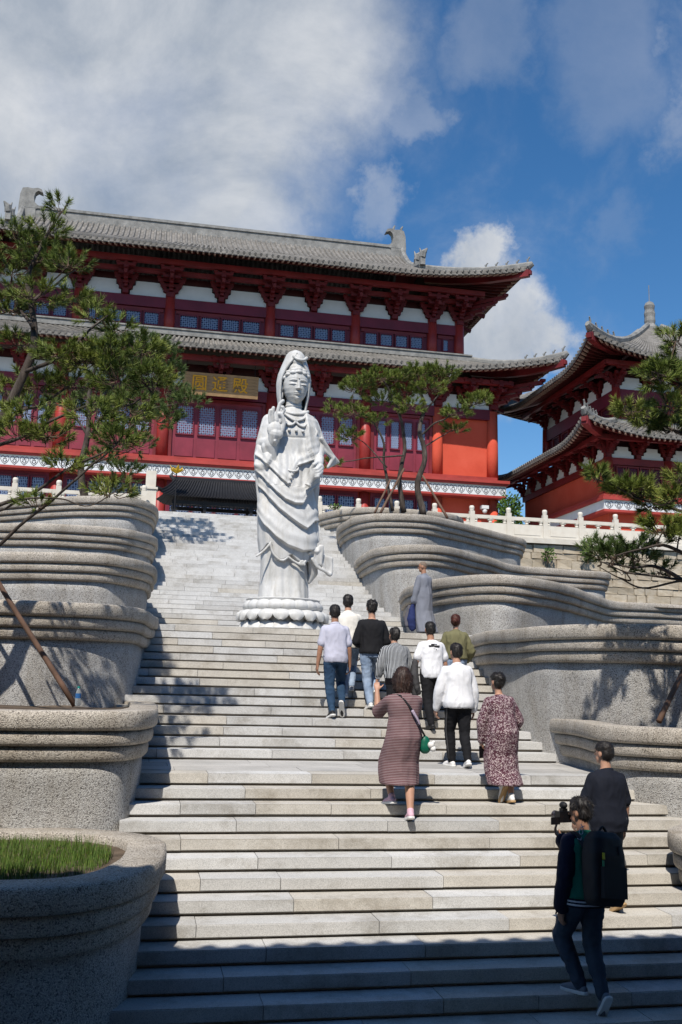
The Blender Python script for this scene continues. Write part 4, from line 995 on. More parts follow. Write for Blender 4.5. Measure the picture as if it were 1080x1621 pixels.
# ------------------------------------------------------------------ statue
def statue():
    SX, SY, SZ = XA - .22, 18.62, ZP
    S = thing('statue', 'tall white stone statue of a robed figure on a lotus pedestal', 'statue', (SX, SY, SZ))
    mt = M_['marble_statue']; V0 = SZ + .63; VS = 1.036
    def C(x, y, dep=0.0):
        "enlarged-photo coordinates -> statue space; dep is how far in front of the axis"
        v = (1390 - y) / 283.0; u = (x - (300 + .025 * (1390 - y))) / 283.0
        return Vector((SX + u, SY - dep, V0 + v * VS))
    # ---- pedestal
    P = link('pedestal', None, None, S)
    mb = MB(); mb.lathe([(.80, -.02), (.80, .06), (.74, .10), (.70, .24), (.66, .34), (.62, .40), (.66, .50), (.70, .585), (.66, .60), (0, .60)], (SX, SY, SZ), 48)
    bpy.data.objects.remove(P); P = link('pedestal', mb.mesh(smooth=False), mt, S)
    def petal(kind, n):
        mb = MB(); rows = []; half = math.pi / n * 1.04; K = 9; J = 7
        for j in range(J + 1):
            t = j / J; row = []
            for i in range(K + 1):
                s0 = -1 + 2 * i / K
                if kind == 'up':      # cupped upright petal of the bowl, notched tips
                    wv = half * (1 - .55 * smooth01((t - .72) / .28)); r = .70 + .085 * math.sin(math.pi * min(1, t * 1.12)) - .03 * t + .02 * (1 - s0 * s0); z = .345 + .255 * t - .03 * smooth01((t - .8) / .2) * abs(s0)
                elif kind == 'droop':  # rounded lobe hanging outward
                    wv = half * math.sqrt(max(0.02, 1 - max(0, (t - .45) / .55) ** 2 * .93)); r = .70 + .15 * math.sin(math.pi * .5 * min(1, t * 1.5)) + .035 * (1 - s0 * s0); z = .37 - .20 * t ** 1.5 + .012 * (1 - s0 * s0)
                else:                  # pointed base petal
                    wv = half * math.sqrt(max(.02, 1 - smooth01((t - .35) / .65) * .97)); r = .80 - .07 * t + .035 * (1 - s0 * s0); z = .03 + .17 * t
                a = wv * s0; row.append((r * math.sin(a), -r * math.cos(a), z))
            rows.append(row)
        back = [[(p[0] * .94, p[1] * .94, p[2]) for p in r] for r in rows]
        mb.grid(rows); mb.grid([list(reversed(r)) for r in back])
        mb.grid([rows[-1], back[-1]]); mb.grid([[r[0] for r in rows], [r[0] for r in back]]); mb.grid([[r[-1] for r in back], [r[-1] for r in rows]])
        return mb.mesh('petal', True)
    for kind, n, off in (('up', 18, 0), ('droop', 18, .5), ('base', 18, .5)):
        me = petal(kind, n)
        for k in range(n): link('petal', me, mt, P, (SX, SY, SZ), (0, 0, 2 * math.pi * (k + off) / n), (.97 if kind == 'up' else 1, .97 if kind == 'up' else 1, 1))
    # ---- robe: displaced loft.  v, centre, half width, half depth
    sec = [(-.04, .0, .50, .42), (.10, .0, .495, .40), (.35, .0, .475, .36), (.62, .0, .475, .36), (.80, .01, .49, .38), (1.1, .01, .53, .40), (1.5, .0, .545, .41), (2.0, .0, .545, .41), (2.4, -.0, .56, .41),
           (2.75, -.005, .575, .40), (2.98, .0, .575, .38), (3.15, .01, .555, .35), (3.30, .015, .50, .31), (3.40, .02, .41, .27), (3.48, .03, .27, .21), (3.56, .035, .18, .17)]
    def E(pts):
        "edge polyline in enlarged-photo coordinates -> function v(u)"
        q = sorted(((x - (300 + .025 * (1390 - y))) / 283.0, (1390 - y) / 283.0) for x, y in pts)
        us = [a for a, _ in q]; vs_ = [b for _, b in q]
        return lambda u: float(np.interp(u, us, vs_))
    hem = E([(130, 1200), (150, 1186), (178, 1160), (212, 1122), (226, 1160), (250, 1196), (278, 1206), (305, 1192), (322, 1176), (350, 1204), (385, 1222), (412, 1205), (440, 1165), (470, 1125), (500, 1105)])
    e2 = E([(120, 850), (160, 950), (200, 1030), (250, 1092), (300, 1132), (370, 1157), (420, 1146), (465, 1122), (500, 1100)])
    e3 = E([(120, 720), (160, 800), (210, 880), (260, 945), (310, 990), (350, 1020), (388, 1042), (408, 1022), (430, 995), (460, 985), (500, 960)])
    e4 = E([(120, 640), (165, 735), (205, 800), (250, 860), (287, 898), (330, 917), (372, 913), (384, 888), (400, 850), (450, 800), (500, 760)])
    e5 = E([(120, 560), (170, 660), (225, 735), (270, 790), (304, 826), (318, 780), (350, 715), (400, 690), (450, 660), (500, 640)])
    lap = [(2.2, .42), (2.5, .34), (2.75, .27), (3.0, .25), (3.2, .235), (3.4, .21), (3.6, .18)]
    NU, NV = 220, 420; rows = []
    vmin, vmax = -.06, 3.55
    for j in range(NV + 1):
        v = lerp(vmin, vmax, j / NV); cx, a, b = interp(sec, v); row = []
        for i in range(NU):
            th = 2 * math.pi * i / NU; c, s0 = math.cos(th), math.sin(th)
            ex = 2 / 2.25; x = math.copysign(abs(c) ** ex, c); y = math.copysign(abs(s0) ** ex, s0)      # y<0 : front
            u = cx + a * x; fr = smooth01((-s0 + .02) / .5); d = 0.0
            st = lambda q, w=.012: smooth01((q + w) / (2 * w))
            dh = v - hem(u); d += .085 * st(dh) * (.45 + .55 * fr) * (1 - .5 * smooth01((v - 2.3) / .5))
            if fr > .01:
                for e, t0, per in ((e2, .085, .15), (e3, .075, .14), (e4, .075, .13), (e5, .06, .12)):
                    q = v - e(u); d += fr * t0 * st(q) * (1 - smooth01((q - .06) / .55)) * (1 if v < 2.5 or abs(u - .02) > .2 else 1 - smooth01((v - 2.5) / .2))
                    if 0 < q < .5: d += fr * .010 * math.cos(q / per * (1.6 + .5 * noise.noise(Vector((u * 2.5, v * 1.2, per * 50)))) * math.pi) * math.exp(-q * 4.5)
                # long falling folds on the viewer's left
                wl = smooth01((-u - .22) / .2) * smooth01((v - .7) / .3) * (1 - smooth01((v - 2.6) / .5))
                d += fr * wl * .020 * math.sin((u * 1.0 + v * .10) * 40 + 2 * noise.noise(Vector((u * 4, v, 0))))
                # skirt under the hem: upright pleats and a round knee drop
                if dh < 0: d += fr * (.006 * math.sin(u * 40 + 3 * noise.noise(Vector((u * 3, v * .6, 4)))) * smooth01(-dh / .1) + .02 * math.exp(-((abs(u - .02) - .22) / .13) ** 2) * smooth01(v / .2))
                if dh < 0 and v < .25: d += fr * .05 * math.exp(-((abs(u) - .26) / .13) ** 2) * (1 - smooth01(v / .22))
                # open robe over the chest
                lp = interp(lap, v)[0]
                if v > 2.25: d += fr * .075 * st(abs(u - .025) - lp, .008) * smooth01((v - 2.25) / .15)
                if v > 2.3: d += fr * .005 * math.sin((abs(u) - lp) * 45) * (1 if abs(u) > lp else 0)
                # breast and belt line
                d += fr * .03 * (math.exp(-((u - .17) / .13) ** 2 - ((v - 3.08) / .13) ** 2) + math.exp(-((u + .12) / .13) ** 2 - ((v - 3.08) / .13) ** 2))
                if v > 2.2 and abs(u - .02) < lp: d -= fr * .012 * math.exp(-((v - 2.93 - .06 * abs(u)) / .02) ** 2); 
                if 2.0 < v < 2.9 and abs(u - .02) < lp: d += fr * .008 * math.sin((u + .25 * (v - 2.3) ** 2) * 52) * smooth01((2.85 - v) / .2)
            else:
                d += .012 * math.sin(th * 26) * smooth01((v - .7) / .3)
            k = (max(a, b) + d) / max(a, b)
            row.append((SX + cx + (a * .955 + d * .8) * x, SY + (b + d) * y, V0 + v * VS))
        rows.append(row)
    mb = MB(); mb.grid(rows, close_u=True); n0 = len(mb.v) - NU; mb.f.append(tuple(n0 + i for i in range(NU)))
    link('robe', mb.mesh(smooth=True), mt, S)
    def part(name, mb, vox=.014, sm=3): return link(name, remesh(mb, vox, sm), mt, S)
    # ---- sleeves and arms
    mb = MB()   # viewer's left: upper arm, raised forearm, hanging sleeve
    mb.chain([C(205, 455, .08), C(168, 590, .20), C(208, 600, .46)], [.13, .125, .115]); mb.chain([C(168, 590, .22), C(150, 660, .2), C(152, 780, .18), C(160, 900, .16)], [.12, .095, .07, .045])
    mb.chain([C(205, 610, .45), C(225, 680, .40), C(262, 770, .38), C(300, 815, .38)], [.12, .085, .05, .02]); mb.chain([C(180, 620, .40), C(200, 720, .38), C(250, 830, .36)], [.09, .06, .03])
    part('sleeve', mb, .016)
    mb = MB()   # viewer's right: sleeve flung outwards
    mb.chain([C(448, 455, .06), C(487, 575, .16), C(468, 660, .36)], [.13, .135, .10])
    for k in range(9):
        t = k / 8; mb.chain([C(lerp(478, 500, t), lerp(550, 600, t), .26), C(lerp(535, 560, t), lerp(605, 645, t), .20 + .05 * math.sin(t * 7)), C(lerp(592, 530, t), lerp(655, 695, t), .12 + .10 * t)], [.05, .042, .032])
    mb.chain([C(490, 550, .33), C(540, 612, .26), C(594, 660, .14)], [.045, .036, .024]); mb.chain([C(430, 450, .30), C(452, 500, .33), C(462, 520, .36), C(446, 560, .36), C(470, 600, .34), C(500, 625, .28)], [.03, .035, .03, .03, .03, .025])
    part('sleeve', mb, .016)
    mb = MB()   # layer hanging under the viewer's right arm, beside the vase
    mb.chain([C(462, 660, .30), C(456, 760, .26), C(452, 900, .22), C(460, 1010, .2), C(472, 1090, .2)], [.13, .11, .085, .075, .05]); part('sleeve_fall', mb, .018)
    mb = MB()   # flying sash ends at the lower right
    for pts in ([(430, 1140), (470, 1150), (485, 1120), (500, 1150), (490, 1200), (520, 1250), (548, 1262), (553, 1180)], [(420, 1160), (440, 1150), (458, 1165), (440, 1190), (425, 1195)], [(440, 1190), (470, 1230), (505, 1245), (540, 1265)]):
        P_ = catmull([C(x, y, .34 - .02 * i) for i, (x, y) in enumerate(pts)], 4); mb.chain(P_, [.034] * len(P_), 8)
    for k in range(6):
        t = k / 5; mb.chain([C(lerp(495, 552, t), lerp(1165, 1178, t), .22), C(lerp(500, 548, t), lerp(1225, 1258, t), .2)], [.03, .024])
    for k in range(5): mb.chain([C(lerp(425, 495, k / 4), lerp(1150, 1120, k / 4), .30), C(lerp(440, 490, k / 4), lerp(1200, 1215, k / 4), .28)], [.035, .03])
    mb.chain([C(445, 1200, .2), C(455, 1255, .12), C(435, 1300, .1)], [.09, .10, .05]); part('sash', mb, .014)
    mb = MB()   # folded hem curls
    for pts in ([(212, 1120), (222, 1165), (250, 1198), (280, 1207), (305, 1185), (300, 1150), (275, 1120), (250, 1100)], [(305, 1185), (340, 1210), (380, 1225), (400, 1205)], [(140, 1192), (180, 1160), (215, 1118)], [(395, 1225), (372, 1212), (384, 1205)]):
        P_ = catmull([C(x, y, .44) for x, y in pts], 4); mb.chain(P_, [.022] * len(P_), 8)
    part('hem_fold', mb, .012)
    # ---- raised hand, open towards the viewer
    mb = MB(); mb.chain([C(215, 600, .50), C(222, 560, .55)], [.10, .12]); mb.ball(C(222, 535, .56), (.15, .085, .17)); mb.ball(C(240, 560, .58), (.10, .07, .10))
    for pts, r in (([(196, 500), (192, 465), (196, 440)], .034), ([(212, 492), (208, 455), (212, 425)], .036), ([(232, 488), (236, 440), (246, 402), (262, 385)], .038), ([(250, 496), (258, 455), (270, 432), (262, 418)], .034), ([(262, 540), (272, 500), (262, 470), (246, 455)], .040)):
        mb.chain([C(x, y, .58 + .015 * i) for i, (x, y) in enumerate(pts)], [r] * len(pts))
    mb.tube([C(196, 585, .50), C(222, 600, .62), C(246, 588, .50)], .03, 8); part('raised_hand', mb, .010, 2)
    # ---- lower hand with the vase held mouth down
    mb = MB(); mb.chain([C(470, 665, .42), C(462, 700, .56)], [.10, .09]); mb.ball(C(456, 722, .60), (.12, .08, .10))
    for k, (a, b, c) in enumerate((((468, 715), (446, 738), (425, 742)), ((472, 730), (452, 752), (428, 756)), ((474, 744), (455, 766), (434, 768)), ((470, 756), (452, 776), (438, 778)), ((448, 700), (430, 715), (424, 730)))):
        mb.chain([C(*a, .64), C(*b, .71), C(*c, .68)], [.038, .036, .032])
    part('lower_hand', mb, .010, 2)
    mb = MB(); a, b = C(448, 726, .63), C(402, 824, .62); d = (b - a)
    mb.tube([a + d * t for t in (-.15, 0, .2, .45, .7, .9, 1.0)], [.05, .085, .10, .085, .06, .055, .075], 16); part('vase', mb, .010, 1)
    # ---- necklace, belt knot
    def surf(x, y):
        v = (1390 - y) / 283.0; u = (x - (300 + .025 * (1390 - y))) / 283.0; cx, a, b = interp(sec, v)
        return (b + .03 + (.085 if v < 2.3 else .045)) * max(.05, 1 - abs((u - cx) / a) ** 2.25) ** (1 / 2.25)
    mb = MB()
    for pts in ([(283, 428), (300, 445), (322, 460), (343, 470)], [(343, 470), (366, 462), (388, 450), (405, 432)], [(283, 480), (300, 495), (322, 492), (343, 474)], [(343, 474), (362, 492), (384, 498), (402, 482)]):
        P_ = catmull([C(x, y, surf(x, y) + .012) for x, y in pts], 5)
        for p in P_: mb.ball(p, .026, 6, 4)
    for x in (305, 343, 381): mb.ball(C(x, 525, surf(x, 525) + .015), .032, 6, 4)
    link('necklace', mb.mesh(smooth=True), mt, S)
    mb = MB(); P_ = catmull([C(x, y, surf(x, y) + .03) for x, y in [(375, 690), (352, 702), (340, 712), (352, 726), (345, 742), (318, 748), (292, 738)]], 5); mb.chain(P_, [.022] * len(P_), 8); mb.ball(C(345, 700, surf(345, 700) + .02), .04); part('belt_knot', mb, .010, 1)
    # ---- head
    HC = C(352, 262, .08); RZ = Matrix.Rotation(R_(6), 4, 'Z') @ Matrix.Rotation(R_(4), 4, 'X')
    def h(x, y, z): return HC + RZ @ Vector((x, y, z))      # x right, -y front
    hs = [(-.335, .045, .150, .02), (-.315, .085, .185, .05), (-.28, .128, .212, .08), (-.22, .172, .238, .13), (-.14, .214, .256, .19), (-.05, .242, .266, .24), (.05, .255, .270, .27), (.14, .255, .272, .28), (.22, .240, .258, .27), (.29, .200, .215, .22), (.335, .13, .14, .14), (.35, .03, .03, .03)]
    G = lambda q, s0: math.exp(-(q / s0) ** 2)
    def feat(x, z):
        a = abs(x); f = 0.0
        t = max(0., min(1., (.085 - z) / .155)); f += lerp(.014, .066, t) * G(x, lerp(.020, .030, t)) * smooth01((.115 - z) / .05) * smooth01((z + .094) / .018)
        f += .022 * G(a - .033, .018) * G(z + .068, .016)
        f -= .020 * G(a - .098, .055) * G(z - .052, .026) + .012 * G(a - .055, .03) * G(z - .03, .035)
        f += .026 * G((a - .108) / 1.0, .052) * G(z - .014, .024)
        if .045 < a < .175: f -= .020 * G(z + .008 + 1.6 * (a - .108) ** 2 - .004, .0075) * smooth01((a - .045) / .02) * smooth01((.175 - a) / .02)
        f += .011 * G(z - (.098 - 2.2 * (a - .10) ** 2), .011) * smooth01((a - .028) / .02) * smooth01((.19 - a) / .03)
        f += .022 * G(x, .044) * G(z + .146, .012) + .026 * G(x, .036) * G(z + .173, .014) - .018 * G(x, .052) * G(z + .159, .0055) - .010 * G(x, .012) * G(z + .115, .02)
        f += .020 * G(x, .05) * G(z + .262, .028) - .008 * G(x, .06) * G(z + .21, .016)
        return f
    rows = []; NZ, NA = 150, 120
    for j in range(NZ + 1):
        z = lerp(-.335, .35, j / NZ); w, yf, yb = interp(hs, z); row = []
        for i in range(NA):
            q = 2 * math.pi * i / NA; c, s0 = math.cos(q), math.sin(q); e = 2 / 2.15; x = w * math.copysign(abs(c) ** e, c); y = (yf if s0 < 0 else yb) * math.copysign(abs(s0) ** e, s0)
            if s0 < 0: y -= feat(x, z) * smooth01(-s0 * 2.2)
            row.append(h(x, y, z))
        rows.append(row)
    mb = MB(); mb.loft(rows); link('head', mb.mesh(smooth=True), mt, S)
    for s0 in (-1, 1):
        mb = MB(); mb.ball(h(s0 * .262, .04, -.03), (.03, .065, .11)); mb.ball(h(s0 * .255, .03, -.17), (.03, .04, .10)); part('ear', mb, .011, 2)
    mb = MB(); mb.chain([h(0, .03, -.15), h(.0, .05, -.42), h(.0, .05, -.55)], [.155, .16, .20], 20)
    for z in (-.38, -.43): mb.tube([h(.166 * math.cos(q), .045 + .166 * math.sin(q), z) for q in [i * math.pi / 10 for i in range(20)] + [0]], .010, 6)
    part('neck', mb, .011, 2)
    mb = MB(); mb.ball(h(0, -.276, .13), .014, 8, 6); link('forehead_mark', mb.mesh(smooth=True), mt, S)
    mb = MB()   # rolled hair over the brow, high knot
    for k in range(9):
        a = R_(-100 + 200 * k / 8); x, y = .245 * math.sin(a), -.232 * math.cos(a) + .0; z = .262 - .17 * (abs(a) / R_(100)) ** 1.6
        mb.ball(h(x * .96, y, z), (.075, .055, .042)); mb.ball(h(x * .88, y * .9, z + .055), (.078, .06, .045))
    mb.ball(h(0, -.0, .34), (.22, .21, .16)); mb.ball(h(0, -.05, .50), (.15, .14, .17)); part('hair', mb, .010, 2)
    # hood: shell open at the face
    rows_o = []; rows_i = []; NR, NA = 26, 40
    tab = [(3.30, .27, .24, 72), (3.45, .265, .255, 70), (3.62, .285, .29, 68), (3.85, .325, .335, 64), (4.05, .345, .365, 60), (4.22, .33, .37, 52), (4.36, .285, .36, 40), (4.47, .245, .31, 22), (4.56, .21, .275, 8), (4.64, .18, .225, 0), (4.71, .12, .15, 0), (4.745, .03, .04, 0)]
    for j in range(NR + 1):
        v = lerp(3.30, 4.745, j / NR); a, b, op = interp(tab, v); ro = []; ri = []
        cx = .045 + .03 * (v - 3.3) / 1.4
        for i in range(NA + 1):
            ang = R_(lerp(-90 + op, 270 - op, i / NA)); w = 1 + .012 * math.sin(i * 1.1) * smooth01((4.4 - v) / .3)
            for lst, k in ((ro, 1.0), (ri, .86)): lst.append((SX + cx + a * k * w * math.cos(ang), SY + .0 + b * k * w * math.sin(ang), V0 + v * VS - (.02 if k < 1 and j > NR - 4 else 0)))
        rows_o.append(ro); rows_i.append(ri)
    mb = MB(); mb.grid(rows_o); mb.grid([list(reversed(r)) for r in rows_i]); mb.grid([[r[0] for r in rows_i], [r[0] for r in rows_o]]); mb.grid([[r[-1] for r in rows_o], [r[-1] for r in rows_i]]); mb.grid([rows_i[0], rows_o[0]])
    link('hood', mb.mesh(smooth=True), mt, S)
    mb = MB()   # rolled edge of the hood with its two scroll ends
    for s0 in (0, -1):
        P_ = [(Vector(rows_o[j][s0]) * .6 + Vector(rows_i[j][s0]) * .4) for j in range(0, 23, 2)]; mb.chain(P_, [.026] * len(P_), 8)
    P_ = catmull([C(x, y, d) for x, y, d in ((338, 108, .27), (345, 118, .30), (358, 126, .33), (378, 128, .33), (396, 120, .30), (404, 108, .27))], 4); mb.chain(P_, [.03] * len(P_), 8); mb.ball(C(337, 108, .27), .045); mb.ball(C(405, 110, .26), .04)
    part('hood_trim', mb, .011, 2)
    mb = MB()   # collar band
    P_ = catmull([C(x, y, d) for x, y, d in ((270, 398, .18), (288, 412, .25), (315, 422, .30), (345, 426, .32), (375, 422, .30), (402, 412, .25), (418, 398, .18))], 4); mb.chain(P_, [.034] * len(P_), 10); part('collar', mb, .012, 2)
statue()
# ------------------------------------------------------------------ pines and other plants
def pine(name_label, limbs, clusters, seed, needle=.12, mat='needles', base=None, group='pines in the planters', tuft_n=34, twig_r=.006, width=.0045):
    """limbs: [(points, r0, r1)], clusters: [(centre, (rx,ry,rz), shoots)]"""
    r = random.Random(seed); base = base or limbs[0][0][0]
    root = thing('pine_tree', name_label, 'tree', base, group)
    pts_all = []; k = 0
    for pts, r0, r1 in limbs:
        P = catmull([Vector(p) for p in pts], 6)
        P = [p + Vector((noise.noise(p * 2.1 + Vector((seed, 0, 0))), noise.noise(p * 2.1 + Vector((0, seed, 5))), noise.noise(p * 2.1 + Vector((9, 0, seed))))) * .05 for p in P]
        R = [lerp(r0, r1, (i / (len(P) - 1)) ** .8) * (1 + .12 * noise.noise(p * 9)) for i, p in enumerate(P)]
        mb = MB(); mb.tube(P, R, 9 if r0 > .04 else 6); link('trunk' if k == 0 else 'branch', mb.mesh(smooth=True), M_['bark'], root); k += 1
        pts_all += list(zip(P, R))
    tw = MB(); nv = []; nf = []
    def needle_at(p, d, l):
        s0 = d.cross(Vector((r.uniform(-1, 1), r.uniform(-1, 1), r.uniform(-1, 1))))
        if s0.length < 1e-4: return
        s0.normalize(); o = len(nv); w = width * r.uniform(.8, 1.2); e = p + d * l + Vector((0, 0, -.1 * l * r.random()))
        nv.extend((tuple(p - s0 * w), tuple(p + s0 * w), tuple(e))); nf.append((o, o + 1, o + 2))
    def shoot(p, d, L):
        tw.tube([p, p + d * L], [twig_r * .8, twig_r * .5], 4, cap=False)
        for i in range(tuft_n):
            t = r.random() ** .7; q = p + d * (L * (.15 + .85 * t)); v = Vector((r.gauss(0, 1), r.gauss(0, 1), r.gauss(0, 1))).normalized()
            v = (v - d * v.dot(d)).normalized(); ang = r.uniform(.35, 1.1) * (1.25 - .6 * t); dd = (d * math.cos(ang) + v * math.sin(ang)).normalized()
            needle_at(q, dd, needle * r.uniform(.7, 1.15))
    for c, rad, ns in clusters:
        c = Vector(c); best = min(pts_all, key=lambda q: (q[0] - c).length + max(0, q[0].z - c.z) * .5)
        if (best[0] - c).length > .12:
            mid = (best[0] + c) / 2 + Vector((r.uniform(-.1, .1), r.uniform(-.1, .1), -.08)); P = catmull([best[0], mid, c], 4); tw.tube(P, [lerp(max(.012, min(best[1] * .6, .03)), .008, i / (len(P) - 1)) for i in range(len(P))], 5)
        for i in range(ns):
            while True:
                q = Vector((r.uniform(-1, 1), r.uniform(-1, 1), r.uniform(-1, 1)))
                if q.length < 1: break
            e = c + Vector((q.x * rad[0], q.y * rad[1], q.z * rad[2])); a = c + (e - c) * .25 - Vector((0, 0, .25 * rad[2]))
            d = ((e - a).normalized() + Vector((0, 0, .55)) + Vector((r.uniform(-.3, .3), r.uniform(-.3, .3), 0))).normalized()
            if i % 2 == 0: tw.tube([a, (a + e) / 2 + Vector((0, 0, -.03)), e], [twig_r, twig_r * .9, twig_r * .7], 4, cap=False)
            shoot(e, d, needle * r.uniform(.9, 1.6))
    link('twigs', tw.mesh(), M_['twig'], root)['kind'] = 'stuff'
    mb = MB(); mb.v = nv; mb.f = nf; link('needles', mb.mesh(), M_[mat], root)['kind'] = 'stuff'
    return root
def P3(l, Y, jit=0, seed=1):
    "limb through photo points at depth Y (x, y[, dY])"
    return [px(p[0], p[1], Y=Y + (p[2] if len(p) > 2 else 0)) for p in l]

def clus(l, Y, sc):
    "(x, y, rx px, ry px, n, dY)"
    out = []
    for x, y, rx, ry, n, dY in l:
        m = (Y + dY) / FPX * 1.02; out.append((px(x, y, Y=Y + dY), (rx * m * 1.05, max(rx * m * .8, ry * m), ry * m * .75), int(n * sc * 1.45)))
    return out

# big pine leaning in from the left, rooted in the second left planter
YA = 12.6
pine('big dark pine leaning in from the left edge, long bare branches crossing the planters',
     [([px(-130, 1110, Y=YA + .6), px(-95, 960, Y=YA + .3), px(-55, 800, Y=YA), px(-10, 690, Y=YA), px(38, 600, Y=YA), px(52, 520, Y=YA + .1), px(46, 440, Y=YA + .2), px(70, 380, Y=YA + .2), px(98, 335, Y=YA + .3)], .11, .012),
      (P3([(40, 590), (100, 560, -.3), (150, 520, -.5), (170, 500, -.6)], YA), .03, .008),
      (P3([(-30, 720), (20, 660, .2), (70, 640, .5), (130, 590, .7), (180, 560, .9)], YA), .034, .008),
      (P3([(-60, 730), (0, 705, -.4), (60, 680, -.6), (140, 640, -.7), (200, 640, -.6), (240, 620, -.5)], YA), .03, .007),
      (P3([(-110, 870), (-20, 810, -.5), (60, 775, -.8), (130, 735, -1.0), (185, 700, -1.1)], YA), .035, .010),
      (P3([(-120, 960), (-40, 890, -.6), (30, 835, -.9), (100, 780, -1.1), (170, 715, -1.2), (215, 670, -1.2)], YA), .036, .008),
      (P3([(52, 520), (20, 470, .4), (-20, 430, .6)], YA), .03, .008), (P3([(50, 480), (90, 450, .5), (120, 430, .7)], YA), .024, .007),
      (P3([(0, 810), (40, 790, -1.), (95, 790, -1.2), (140, 800, -1.3), (200, 770, -1.2)], YA), .016, .005)],
     clus([(98, 330, 14, 18, 4, .3), (75, 365, 24, 16, 7, .2), (30, 380, 34, 22, 12, .4), (70, 410, 40, 22, 16, .2), (110, 420, 24, 18, 9, -.2), (20, 430, 34, 24, 14, .6), (60, 470, 40, 18, 13, 0), (118, 475, 22, 14, 7, .5), (15, 490, 30, 20, 11, .4),
           (150, 500, 20, 16, 6, -.5), (185, 520, 24, 18, 8, -.4), (30, 545, 34, 18, 11, .6), (95, 560, 40, 20, 15, -.3), (140, 570, 34, 20, 13, -.4), (180, 560, 36, 24, 15, -.5), (225, 555, 26, 20, 10, -.5), (120, 610, 36, 18, 12, .6), (60, 610, 40, 18, 12, .5),
           (40, 655, 30, 16, 9, -.4), (190, 600, 40, 24, 14, -.5), (75, 690, 34, 18, 10, -.6), (10, 620, 30, 16, 8, .6), (30, 690, 40, 14, 9, -.5), (240, 600, 34, 22, 12, -.5), (205, 650, 40, 22, 14, -.6), (60, 800, 20, 10, 4, -1.0), (190, 700, 36, 20, 11, -1.1), (150, 660, 34, 18, 10, -1.0), (100, 740, 20, 12, 5, -1.), (175, 780, 26, 12, 6, -1.2)], YA, 1.95),
     5, needle=.105, tuft_n=60, width=.0046)
# bushy pine in the topmost left planter
YB = 27.2
pine('bushy pine in the topmost left planter, reaching toward the plaque',
     [([px(135, 800, Y=YB), px(128, 740, Y=YB), px(138, 690, Y=YB), px(140, 640, Y=YB), px(150, 590, Y=YB), px(170, 545, Y=YB)], .12, .03),
      (P3([(136, 700), (165, 660, -.3), (200, 640, -.5), (250, 645, -.6), (300, 635, -.6)], YB), .05, .012), (P3([(140, 650), (185, 610, .3), (230, 590, .4), (270, 575, .3)], YB), .05, .012),
      (P3([(138, 690), (110, 650, .3), (80, 640, .5)], YB), .04, .012), (P3([(150, 600), (200, 560, 0), (240, 550, 0)], YB), .035, .01), (P3([(130, 740), (170, 725, -.4), (215, 710, -.6)], YB), .03, .01)],
     clus([(250, 555, 30, 20, 16, .3), (215, 540, 24, 18, 11, 0), (270, 585, 22, 18, 10, .2), (225, 590, 34, 22, 18, .3), (260, 620, 34, 20, 17, -.3), (300, 635, 24, 12, 10, -.6), (220, 640, 30, 20, 15, -.4), (185, 600, 30, 24, 15, .2), (165, 560, 26, 22, 13, 0), (245, 665, 32, 20, 14, -.6), (270, 660, 20, 14, 8, -.6), (215, 705, 24, 18, 9, -.6),
           (190, 680, 26, 18, 10, -.4), (150, 630, 26, 18, 10, .3), (100, 640, 24, 16, 9, .5), (165, 730, 26, 22, 9, -.4), (200, 750, 24, 22, 8, -.6), (180, 770, 22, 16, 6, -.5)], YB, 2.2),
     8, needle=.15, mat='needles_blue', tuft_n=58, twig_r=.009, width=.0082)
# two slender pines in the topmost right planters
YC = 28.0
def BC(x, y, d=0): return px(x, y, Y=YC + d)
pine('slender multi-stemmed pine propped with poles in the topmost right planter',
     [([BC(670, 815), BC(662, 770), BC(672, 720), BC(664, 680), BC(672, 640), BC(660, 610)], .11, .04),
      ([BC(640, 812, .2), BC(632, 760, .2), BC(642, 710, .2), BC(634, 660, .2), BC(618, 620, .1), BC(606, 600)], .085, .03), ([BC(622, 808, .4), BC(610, 740, .4), BC(606, 700, .3), BC(590, 670, .2), BC(560, 655)], .055, .02),
      (P3([(664, 690), (690, 670, -.3), (720, 655, -.4), (752, 640, -.5)], YC), .04, .012), (P3([(668, 710), (700, 690, .2), (720, 680, .3)], YC), .03, .01), (P3([(640, 720), (590, 725, .2), (550, 730, .2), (520, 738, .2)], YC), .03, .01), (P3([(672, 650), (700, 620, 0), (715, 600, 0)], YC), .035, .01), (P3([(612, 740), (575, 700, .4), (540, 685, .4)], YC), .025, .01)],
     clus([(600, 598, 30, 12, 15, 0), (575, 608, 22, 10, 9, .2), (632, 600, 22, 12, 11, .1), (660, 592, 28, 12, 14, 0), (695, 590, 28, 14, 15, 0), (680, 615, 24, 12, 11, -.2), (640, 622, 22, 12, 9, .3), (605, 635, 24, 12, 10, .3), (560, 618, 18, 10, 7, .3), (650, 645, 20, 12, 8, -.2), (560, 655, 20, 10, 8, 0), (555, 690, 18, 12, 8, .3), (530, 650, 14, 10, 5, .2), (750, 638, 24, 9, 9, -.5), (725, 655, 22, 10, 8, -.4), (765, 632, 12, 6, 4, -.5), (720, 680, 18, 9, 6, .3), (600, 668, 16, 9, 5, .2), (525, 735, 12, 6, 4, .2), (700, 600, 20, 10, 8, .2)], YC, 2.6),
     12, needle=.14, tuft_n=56, twig_r=.009, width=.0075)
